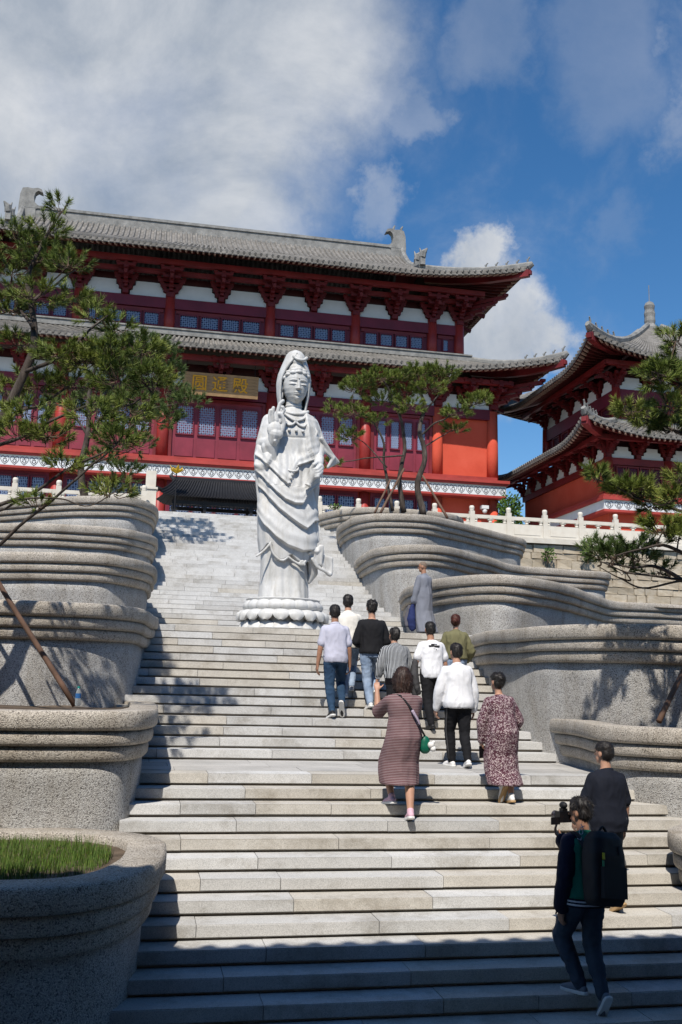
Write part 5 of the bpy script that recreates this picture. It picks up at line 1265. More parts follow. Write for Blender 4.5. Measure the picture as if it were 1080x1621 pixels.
# pine whose boughs reach in from the right edge
YD = 10.7
pine('pine whose tufted boughs reach in from the right edge',
     [([px(1180, 1130, Y=YD - .2), px(1175, 1000, Y=YD - .2), px(1150, 900, Y=YD), px(1160, 780, Y=YD), px(1140, 680, Y=YD), px(1150, 560, Y=YD), px(1120, 500, Y=YD)], .10, .02),
      (P3([(1152, 900), (1100, 880, -.2), (1050, 862, -.4), (1010, 868, -.5), (975, 880, -.5)], YD), .034, .008), (P3([(1152, 915), (1100, 920, 0), (1040, 915, 0), (990, 905, -.1), (950, 890, -.2)], YD), .026, .006),
      (P3([(1158, 800), (1110, 815, .1), (1070, 805, .2), (1020, 790, .1), (975, 770, 0), (940, 755, 0)], YD), .034, .007), (P3([(1160, 780), (1120, 760, -.4), (1080, 740, -.5)], YD), .03, .01), (P3([(1142, 690), (1090, 690, .2), (1040, 670, .3), (1000, 660, .2)], YD), .03, .008), (P3([(1150, 600), (1100, 610, -.2), (1060, 600, -.3), (1030, 590, -.3)], YD), .03, .008)],
     clus([(1070, 540, 26, 20, 8, -.1), (1040, 595, 22, 20, 8, -.3), (1065, 605, 26, 24, 10, -.2), (1085, 575, 26, 20, 7, 0), (1060, 645, 20, 14, 5, -.2), (1000, 650, 20, 10, 6, .2), (1030, 668, 26, 12, 8, .3), (1065, 680, 26, 14, 8, .2), (1085, 660, 20, 16, 5, .2), (945, 758, 16, 10, 5, 0), (985, 775, 22, 12, 8, .1), (1010, 780, 24, 14, 9, .1), (1035, 800, 24, 14, 8, .2), (1070, 790, 24, 16, 7, -.3), (1050, 840, 30, 14, 10, -.4), (1075, 850, 20, 12, 5, -.3), (1085, 760, 20, 16, 5, -.5)], YD, 2.5),
     21, needle=.105, tuft_n=62, width=.0046)
pine('low dark green pine sprays in front of the stone wall on the right',
     [([px(1190, 1010, Y=11.9), px(1130, 950, Y=11.9), px(1080, 920, Y=11.8), px(1040, 895, Y=11.8), px(1000, 900, Y=11.7), px(960, 890, Y=11.7)], .05, .008), (P3([(1080, 920), (1020, 930, .2), (980, 915, .3), (945, 895, .3)], 11.8), .02, .005)],
     clus([(1000, 868, 28, 16, 9, 0), (975, 880, 20, 12, 6, 0), (960, 878, 20, 14, 6, .1), (940, 870, 14, 12, 4, .2), (1015, 885, 20, 10, 5, 0), (990, 905, 18, 8, 3, .2), (1040, 905, 20, 8, 3, .2)], 11.75, 2.2), 33, needle=.105, mat='needles_blue', tuft_n=44, width=.006, base=px(1190, 1010, Y=11.9))

# leafy shrubs
def shrub(label, c, rad, n, seed, mat='leaf', leaf=.07, name='shrub'):
    r = random.Random(seed); c = Vector(c); root = thing(name, label, 'shrub', (c.x, c.y, c.z - rad[2])); st = MB(); nv = []; nf = []
    for k in range(max(4, n // 60)):
        e = c + Vector((r.uniform(-.6, .6) * rad[0], r.uniform(-.6, .6) * rad[1], r.uniform(0, .6) * rad[2])); st.tube([(c.x, c.y, c.z - rad[2]), (e + c) / 2 - Vector((0, 0, rad[2] * .3)), e], [.02, .014, .006], 5)
    for i in range(n):
        while True:
            q = Vector((r.uniform(-1, 1), r.uniform(-1, 1), r.uniform(-1, 1)))
            if .25 < q.length < 1 * (.8 + .25 * noise.noise(Vector((q.x * 2, q.y * 2, q.z * 2 + seed)))): break
        p = c + Vector((q.x * rad[0], q.y * rad[1], q.z * rad[2])); d = (q + Vector((r.uniform(-1, 1), r.uniform(-1, 1), r.uniform(-.5, 1)))).normalized(); s0 = d.cross(Vector((r.uniform(-1, 1), r.uniform(-1, 1), .3))).normalized(); l = leaf * r.uniform(.6, 1.3); o = len(nv)
        nv += [tuple(p), tuple(p + d * l * .5 + s0 * l * .3), tuple(p + d * l), tuple(p + d * l * .5 - s0 * l * .3)]; nf.append((o, o + 1, o + 2, o + 3))
    link('stem', st.mesh(), M_['twig'], root); mb = MB(); mb.v = nv; mb.f = nf; link('foliage', mb.mesh(), M_[mat], root)['kind'] = 'stuff'
c = px(806, 803, Y=42.5); shrub('bright green shrub between the hall corner and the balustrade', (c.x, c.y, c.z - .5), (.7, .6, 1.3), 1500, 3, leaf=.16)
c = px(868, 878, Y=32.3); shrub('small dry weed growing out of the stone wall', c, (.28, .2, .3), 160, 5, leaf=.09, name='weed')
c = px(930, 868, Y=32.2); shrub('taller yellowish weed on the stone wall under the balustrade', c, (.3, .2, .55), 240, 6, leaf=.09, name='weed')
c = px(530, 803, Y=30.5); shrub('tiny green seedling on the brown planter at the stair head', c, (.22, .18, .12), 110, 9, leaf=.07, name='seedling')

# wooded slope far behind, seen between hall and tower
def hill():
    mb = MB(); rows = []
    for j in range(14):
        row = []
        for i in range(46):
            x = -260 + i * 14; y = 115 + j * 12; t = smooth01(j / 9); row.append((x, y, -4 + t * (34 + 14 * noise.noise(Vector((x * .01, y * .01, 1)))) * (.65 + .35 * math.sin(x * .02 + 1))))
        rows.append(row)
    mb.grid(rows); tag(link('hill', mb.mesh(smooth=True), M_['hill']), kind='structure')
    r = random.Random(4); nv = []; nf = []
    for k in range(900):
        x = r.uniform(20, 140); y = r.uniform(125, 215); t = smooth01(((y - 115) / 12) / 9); z = -4 + t * (34 + 14 * noise.noise(Vector((x * .01, y * .01, 1)))) * (.65 + .35 * math.sin(x * .02 + 1)); R = r.uniform(1.6, 3.2)
        for q in range(70):
            v = Vector((r.gauss(0, 1), r.gauss(0, 1), r.gauss(0, .8))).normalized() * R * r.uniform(.55, 1.05); p = Vector((x, y, z + R * .6)) + v; d = Vector((r.gauss(0, 1), r.gauss(0, 1), r.gauss(0, 1))).normalized(); s0 = d.cross(Vector((0, .3, 1))).normalized(); l = r.uniform(.4, .9); o = len(nv)
            nv += [tuple(p - s0 * l * .4), tuple(p + s0 * l * .4), tuple(p + d * l)]; nf.append((o, o + 1, o + 2))
    mb = MB(); mb.v = nv; mb.f = nf; tag(link('woodland', mb.mesh(), M_['leaf']), 'dense green woodland on the far slope between hall and tower', 'woodland', kind='stuff')
hill()

# ------------------------------------------------------------------ tree props and small things
def pole(label, a, b, r0=.035):
    a = Vector(a); b = Vector(b); P = [a.lerp(b, t) + Vector((noise.noise(Vector((t * 3, a.x, 0))), noise.noise(Vector((t * 3, 0, a.x))), 0)) * .02 for t in [i / 8 for i in range(9)]]
    mb = MB(); mb.tube(P, [lerp(r0, r0 * .8, i / 8) for i in range(9)], 9); o = link('support_pole', mb.mesh(smooth=True), M_['pole_wood']); tag(o, label, 'pole', 'wooden tree props')
pole('long brown pole leaning across the third left planter wall', px(119, 1117, Y=12.6), px(-60, 830, Y=12.9), .036)
pole('brown pole leaning at the right edge in the planter beside the wide one', px(1044, 1142, Y=11.4), px(1130, 965, Y=12.2), .036)
pole('thin upright stake at the right end of the topmost left planter', px(208, 795, Y=26.6), px(207, 742, Y=26.6), .036)
pole('prop leaning right against the slender pine', px(709, 820, Y=27.2), px(668, 752, Y=28), .04)
pole('pale prop leaning left against the slender pine stems', px(603, 812, Y=27.4), px(640, 742, Y=28.1), .04)
pole('short dark prop behind the pale one at the slender pine', px(594, 812, Y=27.8), px(618, 760, Y=28.2), .035)
def bottle():
    c = px(123, 1117, Y=12.1); Bt = thing('water_bottle', 'clear plastic water bottle with a blue label in the left planter', 'bottle', c)
    mb = MB(); mb.lathe([(.030, 0), (.032, .01), (.032, .13), (.028, .16), (.014, .19), (.013, .20)], c, 14); link('body', mb.mesh(smooth=True), M_['bottle'], Bt)
    mb = MB(); mb.lathe([(.0335, .085), (.0335, .14)], c, 14, cap=False); link('paper_label', mb.mesh(smooth=True), M_['bottle_label'], Bt)
    mb = MB(); mb.lathe([(.016, .198), (.016, .222), (.0, .224)], c, 10); link('cap', mb.mesh(), M_['bottle_cap'], Bt)
bottle()
# ------------------------------------------------------------------ people
def step_z(k): return ZL + k * RS
def step_y(k): return YL + k * T if k <= 0 else YL + WL + (k - 1) * T
def proj(P):
    P = Vector(P); d = P.dot(_f); return 540 + FPX * P.dot(_r2) / d, 810.5 - FPX * P.dot(_u2) / d
def x_for(px_x, Y, Z):
    a = proj((0, Y, Z))[0]; b = proj((2, Y, Z))[0]; return 2 * (px_x - a) / (b - a)

def ik(a, b, l1, l2, pole):
    a = Vector(a); b = Vector(b); d = b - a; L = min(d.length, (l1 + l2) * .999); n = d.normalized()
    x = (l1 * l1 - l2 * l2 + L * L) / (2 * L); h = math.sqrt(max(0, l1 * l1 - x * x)); p = Vector(pole); p = (p - n * p.dot(n)).normalized()
    return a + n * x + p * h, a + n * L

def hand(mb, w, d, palm, s, side, curl=.5, thumb=None):
    "five separate fingers; w wrist, d along the hand, palm normal, side +1 right hand"
    d = Vector(d).normalized(); palm = Vector(palm); palm = (palm - d * palm.dot(d)).normalized(); a = d.cross(palm) * side    # a: towards the thumb side
    c = w + d * .045 * s
    mb.capsule(w - d * .01 * s, w + d * .02 * s, .026 * s, .027 * s, 8)
    for k in (-1, -.33, .33, 1): mb.capsule(w + d * .02 * s + a * .016 * s * k, w + d * .078 * s + a * .027 * s * k, .015 * s, .0125 * s, 8)
    for k, L in ((-1, .062), (-.33, .078), (.33, .084), (1, .074)):
        p = w + d * .082 * s + a * .027 * s * k; q = d
        for j, f in enumerate((.42, .33, .25)):
            ang = curl * (.75 if j == 0 else 1.0); q = (q * math.cos(ang) + palm * math.sin(ang)).normalized(); e = p + q * (L * f * s * 1.25); mb.capsule(p, e, .0092 * s, .0085 * s, 7); p = e
    p = w + d * .03 * s + a * .030 * s; q = (d * .75 + a * .8 + palm * .25).normalized()
    for j, L in enumerate((.042, .034)): e = p + q * L * s; mb.capsule(p, e, .0115 * s, .0095 * s, 7); p = e; q = (q + d * .5 + palm * .35 * curl).normalized()

def strands(me, n, L, crown):
    "short hairs lying over the cap so that its outline is not smooth"
    V = [v.co.copy() for v in me.vertices]; Nn = [v.normal.copy() for v in me.vertices]; vs_ = [tuple(v) for v in V]; fs = [tuple(p.vertices) for p in me.polygons]
    for k in range(n):
        i = rnd.randrange(len(V)); p = V[i]; nn = Nn[i]; d = (p - crown); d = d - nn * d.dot(nn)
        d = (d.normalized() if d.length > 1e-4 else Vector((0, 0, -1))) + nn * rnd.uniform(.15, .6) + Vector((rnd.gauss(0, .35), rnd.gauss(0, .35), rnd.gauss(0, .25))); d.normalize()
        s0 = d.cross(nn).normalized() * .0022; o = len(vs_); e = p + d * L * rnd.uniform(.6, 1.2)
        vs_ += [tuple(p - s0), tuple(p + s0), tuple(e)]; fs.append((o, o + 1, o + 2))
    m2 = bpy.data.meshes.new('hair'); m2.from_pydata(vs_, [], fs); m2.update(); m2.shade_smooth(); bpy.data.meshes.remove(me); return m2
PEOPLE = []
def person(label, root, heading, S):
    """S: H, bw, feet L/R (ball x, y, z, pitch), hip (x, y), lean, side, twist, head (yaw, pitch), arms (upper dir, fore dir, palm, curl),
       top, bottom, hair, shoes ..."""
    H = S.get('H', 1.62); s = H / 1.7; bw = S.get('bw', 1.0) * .95
    root_o = thing('person', label, 'person', root, 'visitors climbing the stairs'); root_o['_e'] = 0
    root_o.rotation_euler = (0, 0, R_(heading))
    def part(name, me, mat, parent=root_o): return link(name, me, M_[mat], parent)
    fem = S.get('fem', False)
    # ---- legs
    A = {}; ball_ = {}; fr = {}
    for sd in 'LR':
        x, y, z, p = S['foot' + sd]; yaw = R_(S.get('toe' + sd, 8 if sd == 'L' else -8)); M = Matrix.Translation((x, y, z)) @ Matrix.Rotation(yaw, 4, 'Z') @ Matrix.Rotation(-R_(p), 4, 'X')
        fr[sd] = M; A[sd] = M @ Vector((0, -.115 * s, .085 * s))
    hx, hy = S.get('hip', (0, 0)); LT, LS = .245 * H, .235 * H
    reach = (LT + LS) * S.get('stretch', .985)
    cand = []
    for sd, sg in (('L', -1), ('R', 1)):
        dx = A[sd].x - (hx + sg * .052 * H); dy = A[sd].y - hy; cand.append(A[sd].z + math.sqrt(max(.05, reach ** 2 - dx * dx - dy * dy)))
    hz = S.get('hz', min(cand)); hipc = Vector((hx, hy, hz)); K = {}; HP = {}
    for sd, sg in (('L', -1), ('R', 1)):
        HP[sd] = hipc + Vector((sg * .052 * H, 0, 0)); K[sd], _ = ik(HP[sd], A[sd], LT, LS, (sg * .12, 1, .1)); 
    # ---- spine frame
    ln, sdl, tw = R_(S.get('lean', 8)), R_(S.get('side', 0)), R_(S.get('twist', 0))
    up = Vector((math.sin(sdl), math.sin(ln), math.cos(ln) * math.cos(sdl))).normalized(); rt = Vector((math.cos(tw), math.sin(tw), 0)); rt = (rt - up * rt.dot(up)).normalized(); fw = up.cross(rt)
    hipf = Vector((0, 1, 0))
    TL = .305 * H
    def spine(t):
        "t 0 hip joint level .. 1 neck base, curving from the hips into the lean"
        return hipc + Vector((0, 0, 1)) * (TL * t * (1 - t) * .5) + up * (TL * (t - t * (1 - t) * .5))
    neck = spine(1); SH = {}
    for sd, sg in (('L', -1), ('R', 1)): SH[sd] = neck - up * .048 * H + rt * (sg * .094 * H * (bw * .75 + .25))
    arms = {}
    for sd, sg in (('L', -1), ('R', 1)):
        u, f_, palm, curl = S['arm' + sd]; tr = lambda v: (rt * (v[0] * sg) + fw * v[1] + Vector((0, 0, 1)) * v[2]).normalized()
        e = SH[sd] + tr(u) * .170 * H; w = e + tr(f_) * .150 * H; arms[sd] = (e, w, tr(f_), tr(palm), curl)
    hy_, hp = S.get('head', (0, 0)); HM = Matrix.Translation(neck + up * .045 * H + Vector((0, 0, 1)) * .065 * H + fw * .015 * H) @ Matrix.Rotation(R_(hy_), 4, 'Z') @ Matrix.Rotation(-R_(hp), 4, 'X')
    HK = 1.04; hd = lambda x, y, z: HM @ Vector((x * s * HK, y * s * HK, z * s * HK)); HR = HM.to_3x3() * HK
    # ---- body: one continuous skin
    sec = [(-.14, .090, .070), (0, .098, .078), (.2, .092, .070), (.42, .080 if fem else .086, .064), (.70, .094, .068), (.82, .097, .064), (.90, .080, .056), (.96, .056, .046), (1.02, .036, .037)]
    def torso(mb, grow, t0=-.14, t1=1.02, flare=0.0, n=9, dx=0):
        rings = []; m = 24
        for i in range(n * 2):
            t = lerp(t0, t1, i / (n * 2 - 1)); a, b = interp(sec, t); a = a * H * bw + grow * (1 if t < .92 else .6); b = b * H * (bw * .7 + .3) + grow * (1 if t < .92 else .6)
            if t < .3: a += flare * smooth01((.3 - t) / .4); b += flare * smooth01((.3 - t) / .4)
            c = spine(t); q = smooth01(t * 1.4); rr = (Vector((1, 0, 0)) * (1 - q) + rt * q).normalized(); ff = (Vector((0, 1, 0)) * (1 - q) + fw * q).normalized(); ring = []
            for k in range(m):
                th = 2 * math.pi * k / m; cc, ss = math.cos(th), math.sin(th); ex = .85
                ring.append(c + rr * (a * math.copysign(abs(cc) ** ex, cc)) + ff * (b * math.copysign(abs(ss) ** ex, ss)))
            rings.append(ring)
        mb.loft(rings)
    mb = MB(); torso(mb, 0)
    mb.capsule(neck - up * .02 * H, hd(0, -.015, -.05), .036 * H * (.85 if fem else 1), .032 * H * (.85 if fem else 1))
    mb.ball(hd(0, 0, .015), (.074 * s, .092 * s, .098 * s), 18, 12, HR); mb.ball(hd(0, .028, -.055), (.056 * s, .062 * s, .060 * s), 14, 10, HR); mb.ball(hd(0, .060, -.085), (.030 * s, .030 * s, .028 * s), 10, 8, HR)
    mb.capsule(hd(0, .088, .012), hd(0, .108, -.026), .009 * s, .014 * s, 8)
    for sg in (-1, 1): mb.ball(hd(sg * .076, -.004, -.012), (.010 * s, .021 * s, .032 * s), 10, 8, HR); mb.ball(hd(sg * .03, .082, .028), (.018 * s, .010 * s, .007 * s), 8, 6, HR)
    for z, r in ((-.055, .007), (-.064, .008)): mb.capsule(hd(-.018, .083, z), hd(.018, .083, z), r * s, r * s, 7)
    for sd, sg in (('L', -1), ('R', 1)):
        e, w, fd, palm, curl = arms[sd]
        mb.chain([SH[sd], SH[sd].lerp(e, .5), e], [.029 * H, .028 * H, .024 * H]); mb.chain([e, e.lerp(w, .35), w], [.025 * H, .0245 * H, .0165 * H])
        hand(mb, w, fd, palm, s, sg, curl)
        mb.chain([HP[sd], HP[sd].lerp(K[sd], .5), K[sd]], [.054 * H, .047 * H, .035 * H]); mb.chain([K[sd], K[sd].lerp(A[sd], .35), A[sd]], [.034 * H, .034 * H, .021 * H])
        M = fr[sd]; mb.capsule(M @ Vector((0, -.11 * s, .055 * s)), M @ Vector((0, .02 * s, .032 * s)), .034 * s, .028 * s)
    body = part('body', remesh(mb, .0085, 2), S.get('skin', 'skin'))
    for sg in (-1, 1):
        mb = MB(); mb.ball(hd(sg * .03, .086, .010), (.011 * s, .006 * s, .005 * s), 8, 6, HR); part('eye', mb.mesh(smooth=True), 'eye_dark')
    mb = MB(); mb.capsule(hd(-.016, .090, -.059), hd(.016, .090, -.059), .004 * s, .004 * s, 6); part('mouth', mb.mesh(smooth=True), 'lip')
    # ---- hair
    hk = S.get('hair', 'short'); hm = S.get('hairmat', 'hair'); mb = MB()
    if hk == 'shaved':
        mb.ball(hd(0, -.006, .026), (.0745 * s, .0915 * s, .0905 * s), 18, 12, HR)
        me = remesh(mb, .010, 1); part('hair', me, 'stubble')
    else:
        mb.ball(hd(0, -.004, .050), (.083 * s, .098 * s, .078 * s), 16, 10, HR); mb.ball(hd(0, -.036, .008), (.080 * s, .074 * s, .088 * s), 16, 10, HR)
        if hk == 'bob':
            for k in range(11):
                a = R_(-115 + 230 * k / 10); x, y = .078 * math.sin(a), -.085 * math.cos(a); mb.chain([hd(x, y, .03), hd(x * 1.12, y * 1.05 - .005, -.06), hd(x * 1.18, y * 1.0 - .012, -.135 - .02 * math.cos(a * 2) + rnd.uniform(-.015, .01))], [.034 * s, .036 * s, .020 * s], 8)
        if hk == 'bun': mb.ball(hd(0, -.105, .01), (.042 * s, .036 * s, .042 * s), 12, 8, HR)
        if hk == 'fluffy':
            for k in range(46):
                q = Vector((rnd.gauss(0, 1), rnd.gauss(-.35, 1), abs(rnd.gauss(.2, .8)))).normalized(); mb.ball(hd(q.x * .076, q.y * .092 - .008, q.z * .082 + .042), rnd.uniform(.014, .024) * s, 8, 6)
        if hk == 'short':
            for k in range(40):
                q = Vector((rnd.gauss(0, 1), rnd.gauss(-.2, 1), abs(rnd.gauss(.5, .8)))).normalized(); mb.ball(hd(q.x * .074, q.y * .088 - .004, q.z * .070 + .050), rnd.uniform(.010, .016) * s, 8, 6)
        me = remesh(mb, .010, 2); wrinkle(me, .005 if hk != 'bob' else .006, 60, (1, 1, .3)); part('hair', strands(me, 1100 if hk != 'bob' else 1800, (.020 if hk == 'short' else .034) * s, hd(0, 0, .12)), hm)
    # ---- lower clothing
    bot = S.get('bottom')
    if bot:
        g = bot.get('loose', .012); hemr = bot.get('hem', .036); mb = MB(); rings = []
        torso(mb, g, -.16, .16)
        for sd in 'LR':
            k, a = K[sd], A[sd]; low = a + (k - a).normalized() * (bot.get('up', .0) * s + .0)
            mb.chain([HP[sd] + Vector((0, 0, .01)), HP[sd].lerp(k, .45), k], [.057 * H * (bw * .5 + .5) + g, .048 * H + g, .037 * H + g]); mb.chain([k, k.lerp(low, .4), low], [.037 * H + g, .034 * H + g, hemr * s])
        me = remesh(mb, .011, 3); wrinkle(me, bot.get('fold', .007) * 1.4, 15, (1.0, 1.0, 1.1), rnd.uniform(0, 50)); part('trousers', me, bot['mat'])
        if bot.get('stripe'):
            mb = MB()
            for sd, sg in (('L', -1),):
                o = Vector((sg * .9, -.42, 0)).normalized(); P = []
                for a_, b_, r0, r1, ts in ((HP[sd], K[sd], .057 * H + g, .037 * H + g, (.05, .3, .6, .9)), (K[sd], A[sd], .037 * H + g, hemr * s, (.05, .3, .6, .95))):
                    for t in ts: P.append(a_.lerp(b_, t) + o * (lerp(r0, r1, t) + .002))
                mb.tube(P, [(.006, .026)] * len(P), 8)
            part('side_stripe', mb.mesh(smooth=True), bot['stripe'])
    # ---- upper clothing
    top = S['top']; g = top.get('loose', .014); mb = MB(); hem_t = top.get('hem_t', -.12)
    torso(mb, g, hem_t, 1.0, top.get('flare', .0))
    for sd in 'LR':
        e, w, fd, _, _ = arms[sd]; sl = top.get('sleeve', 'short'); c0 = SH[sd] - rt * ((1 if sd == 'R' else -1) * .03 * H)
        mb.chain([neck - up * .028 * H, SH[sd]], [.028 * H + g * .3, .029 * H + g * .6]);
        if sl == 'short': q = SH[sd].lerp(e, top.get('slen', .78)); mb.chain([SH[sd], q], [.030 * H + g * .6, .029 * H + g * 1.0])
        else:
            q = e.lerp(w, top.get('slen', .96)); mb.chain([SH[sd], SH[sd].lerp(e, .5), e], [.030 * H + g * .6, .029 * H + g * .8, .026 * H + g * .9]); mb.chain([e, e.lerp(q, .5), q], [.026 * H + g * .9, .024 * H + g * .8, top.get('cuff', .020) * H + g * .5])
    if top.get('skirt'):
        rings = []; m = 28
        for (t, a, b, zz) in top['skirt']:     # a, b half sizes in m; zz height above root; centre follows hips and legs
            c = spine(t) if t is not None else None
            if c is None:
                lg = []
                for sd in 'LR':
                    h0, k0, a0 = HP[sd], K[sd], A[sd]
                    p = h0.lerp(k0, min(1, max(0, (h0.z - zz) / max(.01, h0.z - k0.z)))) if zz > k0.z else k0.lerp(a0, min(1, (k0.z - zz) / max(.01, k0.z - a0.z))); lg.append(p)
                c = (lg[0] + lg[1]) / 2; c.z = zz; b = max(b, abs(lg[0].y - lg[1].y) / 2 + .105); a = max(a, abs(lg[0].x - lg[1].x) / 2 + .09)
            rings.append([c + Vector((a * math.cos(2 * math.pi * k / m) * (1 + .03 * math.sin(k * 2.4 + zz * 3)), b * math.sin(2 * math.pi * k / m) * (1 + .04 * math.sin(k * 1.9 + zz * 2)), 0)) for k in range(m)])
        mb.loft(rings)
    me = remesh(mb, .011, 3); wrinkle(me, top.get('fold', .006) * 1.5, top.get('fscale', 11), top.get('fst', (1.4, 1.2, .75)), rnd.uniform(0, 50)); wrinkle(me, .0014, 30, (1, 1, .7), rnd.uniform(0, 50)); gm = part(top.get('name', 'shirt'), me, top['mat'])
    if top.get('collar', True):
        mb = MB(); P = [neck - up * (.002 * H) + rt * (.044 * H * math.cos(q)) + fw * (.044 * H * math.sin(q) + .002) - up * (.010 * H * math.sin(q)) for q in [i * math.pi / 8 for i in range(17)]]
        mb.tube(P, [(.008 * s, .020 * s)] * 17, 8); part('collar', mb.mesh(smooth=True), top.get('collarmat', top['mat']))
    # ---- shoes
    sh = S.get('shoes', ('shoe_white', 'sole_white'))
    for sd in 'LR':
        M = fr[sd]; mb = MB(); V = lambda x, y, z: M @ Vector((x * s, y * s, z * s))
        mb.capsule(V(0, -.155, .040), V(0, -.10, .055), .036 * s, .040 * s); mb.capsule(V(0, -.10, .05), V(.0, .02, .030), .042 * s, .040 * s); mb.capsule(V(0, .02, .028), V(.0, .075, .024), .041 * s, .030 * s); mb.capsule(V(0, -.115, .055), V(0, -.118, .092), .040 * s, .042 * s)
        me = remesh(mb, .0095, 2); so = part('shoe', me, sh[0])
        out = [(-.030, -.185), (-.040, -.15), (-.038, -.08), (-.044, .0), (-.043, .05), (-.030, .092), (0, .107), (.030, .092), (.043, .05), (.044, .0), (.038, -.08), (.040, -.15), (.030, -.185), (0, -.197)]
        mb = MB(); mb.loft([[V(x * k, y * k + .045 * (k - 1) * -.0, z) for x, y in out] for k, z in ((.97, -.001), (1.02, .006), (1.02, .022), (.96, .028))]); sl = link('sole', mb.mesh(), M_[sh[1]], so)
    return dict(o=root_o, spine=spine, SH=SH, arms=arms, HP=HP, K=K, A=A, up=up, rt=rt, fw=fw, neck=neck, hd=hd, H=H, s=s, part=part, hz=hz, hipc=hipc, HR=HR)

HANG = ((.16, -.06, -1), (.06, .16, -1), (-1, .15, 0), .42)
def arm(u, f, palm=(-1, .2, 0), curl=.45): return (u, f, palm, curl)
def accessory(p, name, label, cat, mb_list, group=None):
    "a thing carried by a person: mb_list = [(part name, MB in person space, material, smooth)]"
    o = thing(name, label, cat, p['o'].location, group); o['_e'] = 0; o.rotation_euler = p['o'].rotation_euler
    for nm, mb, mt, sm in mb_list: link(nm, mb.mesh(smooth=sm) if isinstance(mb, MB) else mb, M_[mt], o)
    return o

def crowd():
    def at(pxx, k, dy=.16): Y = step_y(k) + dy; Z = step_z(k); return (x_for(pxx, Y, Z), Y, Z)
    ST = T; RR = RS
    # 1 photographer with backpack
    r = at(986, -12, .16)
    p = person('man in a green and navy jacket with a black backpack, nearest to the viewer', r, 14, dict(H=1.62, bw=1.02, side=6, footL=(-.10, .26, RR, 4), footR=(.02, .0, .02, 52), toeR=-12, hip=(-.04, .14), lean=8, twist=4, head=(22, 2), stretch=.97,
        armL=arm((.24, -.10, -1), (.10, .12, -1), (-1, .1, 0), .5), armR=arm((.1, .75, -.55), (-.45, .55, .75), (-.2, .2, 1), .8),
        top=dict(mat='c_jacket_green', loose=.028, sleeve='long', hem_t=-.10, name='jacket', fold=.008, cuff=.024, collarmat='c_jacket_green'), bottom=dict(mat='c_jeans_dark', loose=.014, hem=.055, fold=.008), hair='fluffy', shoes=('shoe_grey', 'sole_white'), skin='skin_tan'))
    s, rt, fw, up, sp_ = p['s'], p['rt'], p['fw'], p['up'], p['spine']; H = p['H']
    for sd in 'LR':   # navy sleeves on the green body
        e, w, fd, _, _ = p['arms'][sd]; mb = MB(); s0 = p['SH'][sd]; q = e.lerp(w, .96)
        mb.chain([s0, s0.lerp(e, .5), e], [.030 * H + .026, .029 * H + .034, .026 * H + .040]); mb.chain([e, e.lerp(q, .5), q], [.026 * H + .040, .024 * H + .038, .024 * H + .028]); me = remesh(mb, .011, 3); wrinkle(me, .009, 12); p['part']('sleeve', me, 'c_jacket_navy')
    for k, (z, m) in enumerate(((.0, 'c_navy'), (.016, 'rib_white'), (.030, 'c_navy'), (.042, 'rib_white'), (.056, 'c_navy'))):
        mb = MB(); c = sp_(-.12) + Vector((0, 0, z)); rg = []
        for dz, gg in ((-.007, .040), (.007, .040)): rg.append([c + Vector((0, 0, dz)) + Vector(((.096 * H + gg) * math.cos(q), (.078 * H + gg) * math.sin(q), 0)) for q in [2 * math.pi * i / 32 for i in range(32)]])
        mb.loft(rg); p['part']('hem_band', mb.mesh(smooth=False), m)
    e, w, fd, _, _ = p['arms']['L']
    for q, m in ((.90, 'rib_white'), (.95, 'c_navy'), (1.0, 'rib_white')): mb = MB(); c = e.lerp(w, q); mb.capsule(c - fd * .006, c + fd * .006, .040 * s, .040 * s); p['part']('cuff_band', mb.mesh(smooth=True), m)
    t0 = sp_(.86) - fw * (.062 * H + .037) - rt * .15
    for i, ch in enumerate('LOX'):
        cu = bpy.data.curves.new('letter', 'FONT'); cu.body = ch; cu.size = .06; cu.extrude = .002
        tmp = bpy.data.objects.new('t', cu); _tmp.collection.objects.link(tmp); _tmp.view_layers[0].update(); me = bpy.data.meshes.new_from_object(tmp.evaluated_get(_tmp.view_layers[0].depsgraph)); bpy.data.objects.remove(tmp)
        o = p['part']('letter', me, 'rib_white'); zz = Vector((-.25, 0, .97)); xx = (rt * .35 + Vector((0, 0, .94))).normalized(); nn = -fw; yy = nn.cross(xx).normalized()
        o.matrix_basis = Matrix(((xx.x, yy.x, nn.x, 0), (xx.y, yy.y, nn.y, 0), (xx.z, yy.z, nn.z, 0), (0, 0, 0, 1))); o.location = t0 + xx * (.045 * i)
    # backpack
    bm_ = MB(); c = sp_(.48) - fw * (.068 * H + .125); bx = []
    for t, a, b in ((-.30, .14, .085), (-.25, .165, .105), (-.1, .172, .112), (.1, .170, .11), (.22, .15, .095), (.27, .11, .06)):
        cc = c + up * t; bx.append([cc + rt * (a * math.copysign(abs(math.cos(q)) ** .5, math.cos(q))) + fw * (b * math.copysign(abs(math.sin(q)) ** .5, math.sin(q))) for q in [2 * math.pi * k / 24 for k in range(24)]])
    bm_.loft(bx); pk = remesh(bm_, .012, 2); wrinkle(pk, .004, 9)
    pocket = MB(); pocket.box((0, 0, 0), (.25, .05, .22)); M = Matrix(((rt.x, fw.x, up.x, 0), (rt.y, fw.y, up.y, 0), (rt.z, fw.z, up.z, 0), (0, 0, 0, 1)))
    pocket = MB(); pocket.box(c - fw * .115 - up * .12, (.25, .04, .24), M=M)
    st = MB()
    for sg in (-1, 1): st.tube(catmull([sp_(.74) + rt * sg * .10 - fw * .14, sp_(.97) + rt * sg * .115 - fw * .055, sp_(.99) + rt * sg * .12 + fw * .03, sp_(.75) + rt * sg * .135 + fw * .115, sp_(.4) + rt * sg * .165 + fw * .03], 4), [(.028, .009)] * 17, 6)
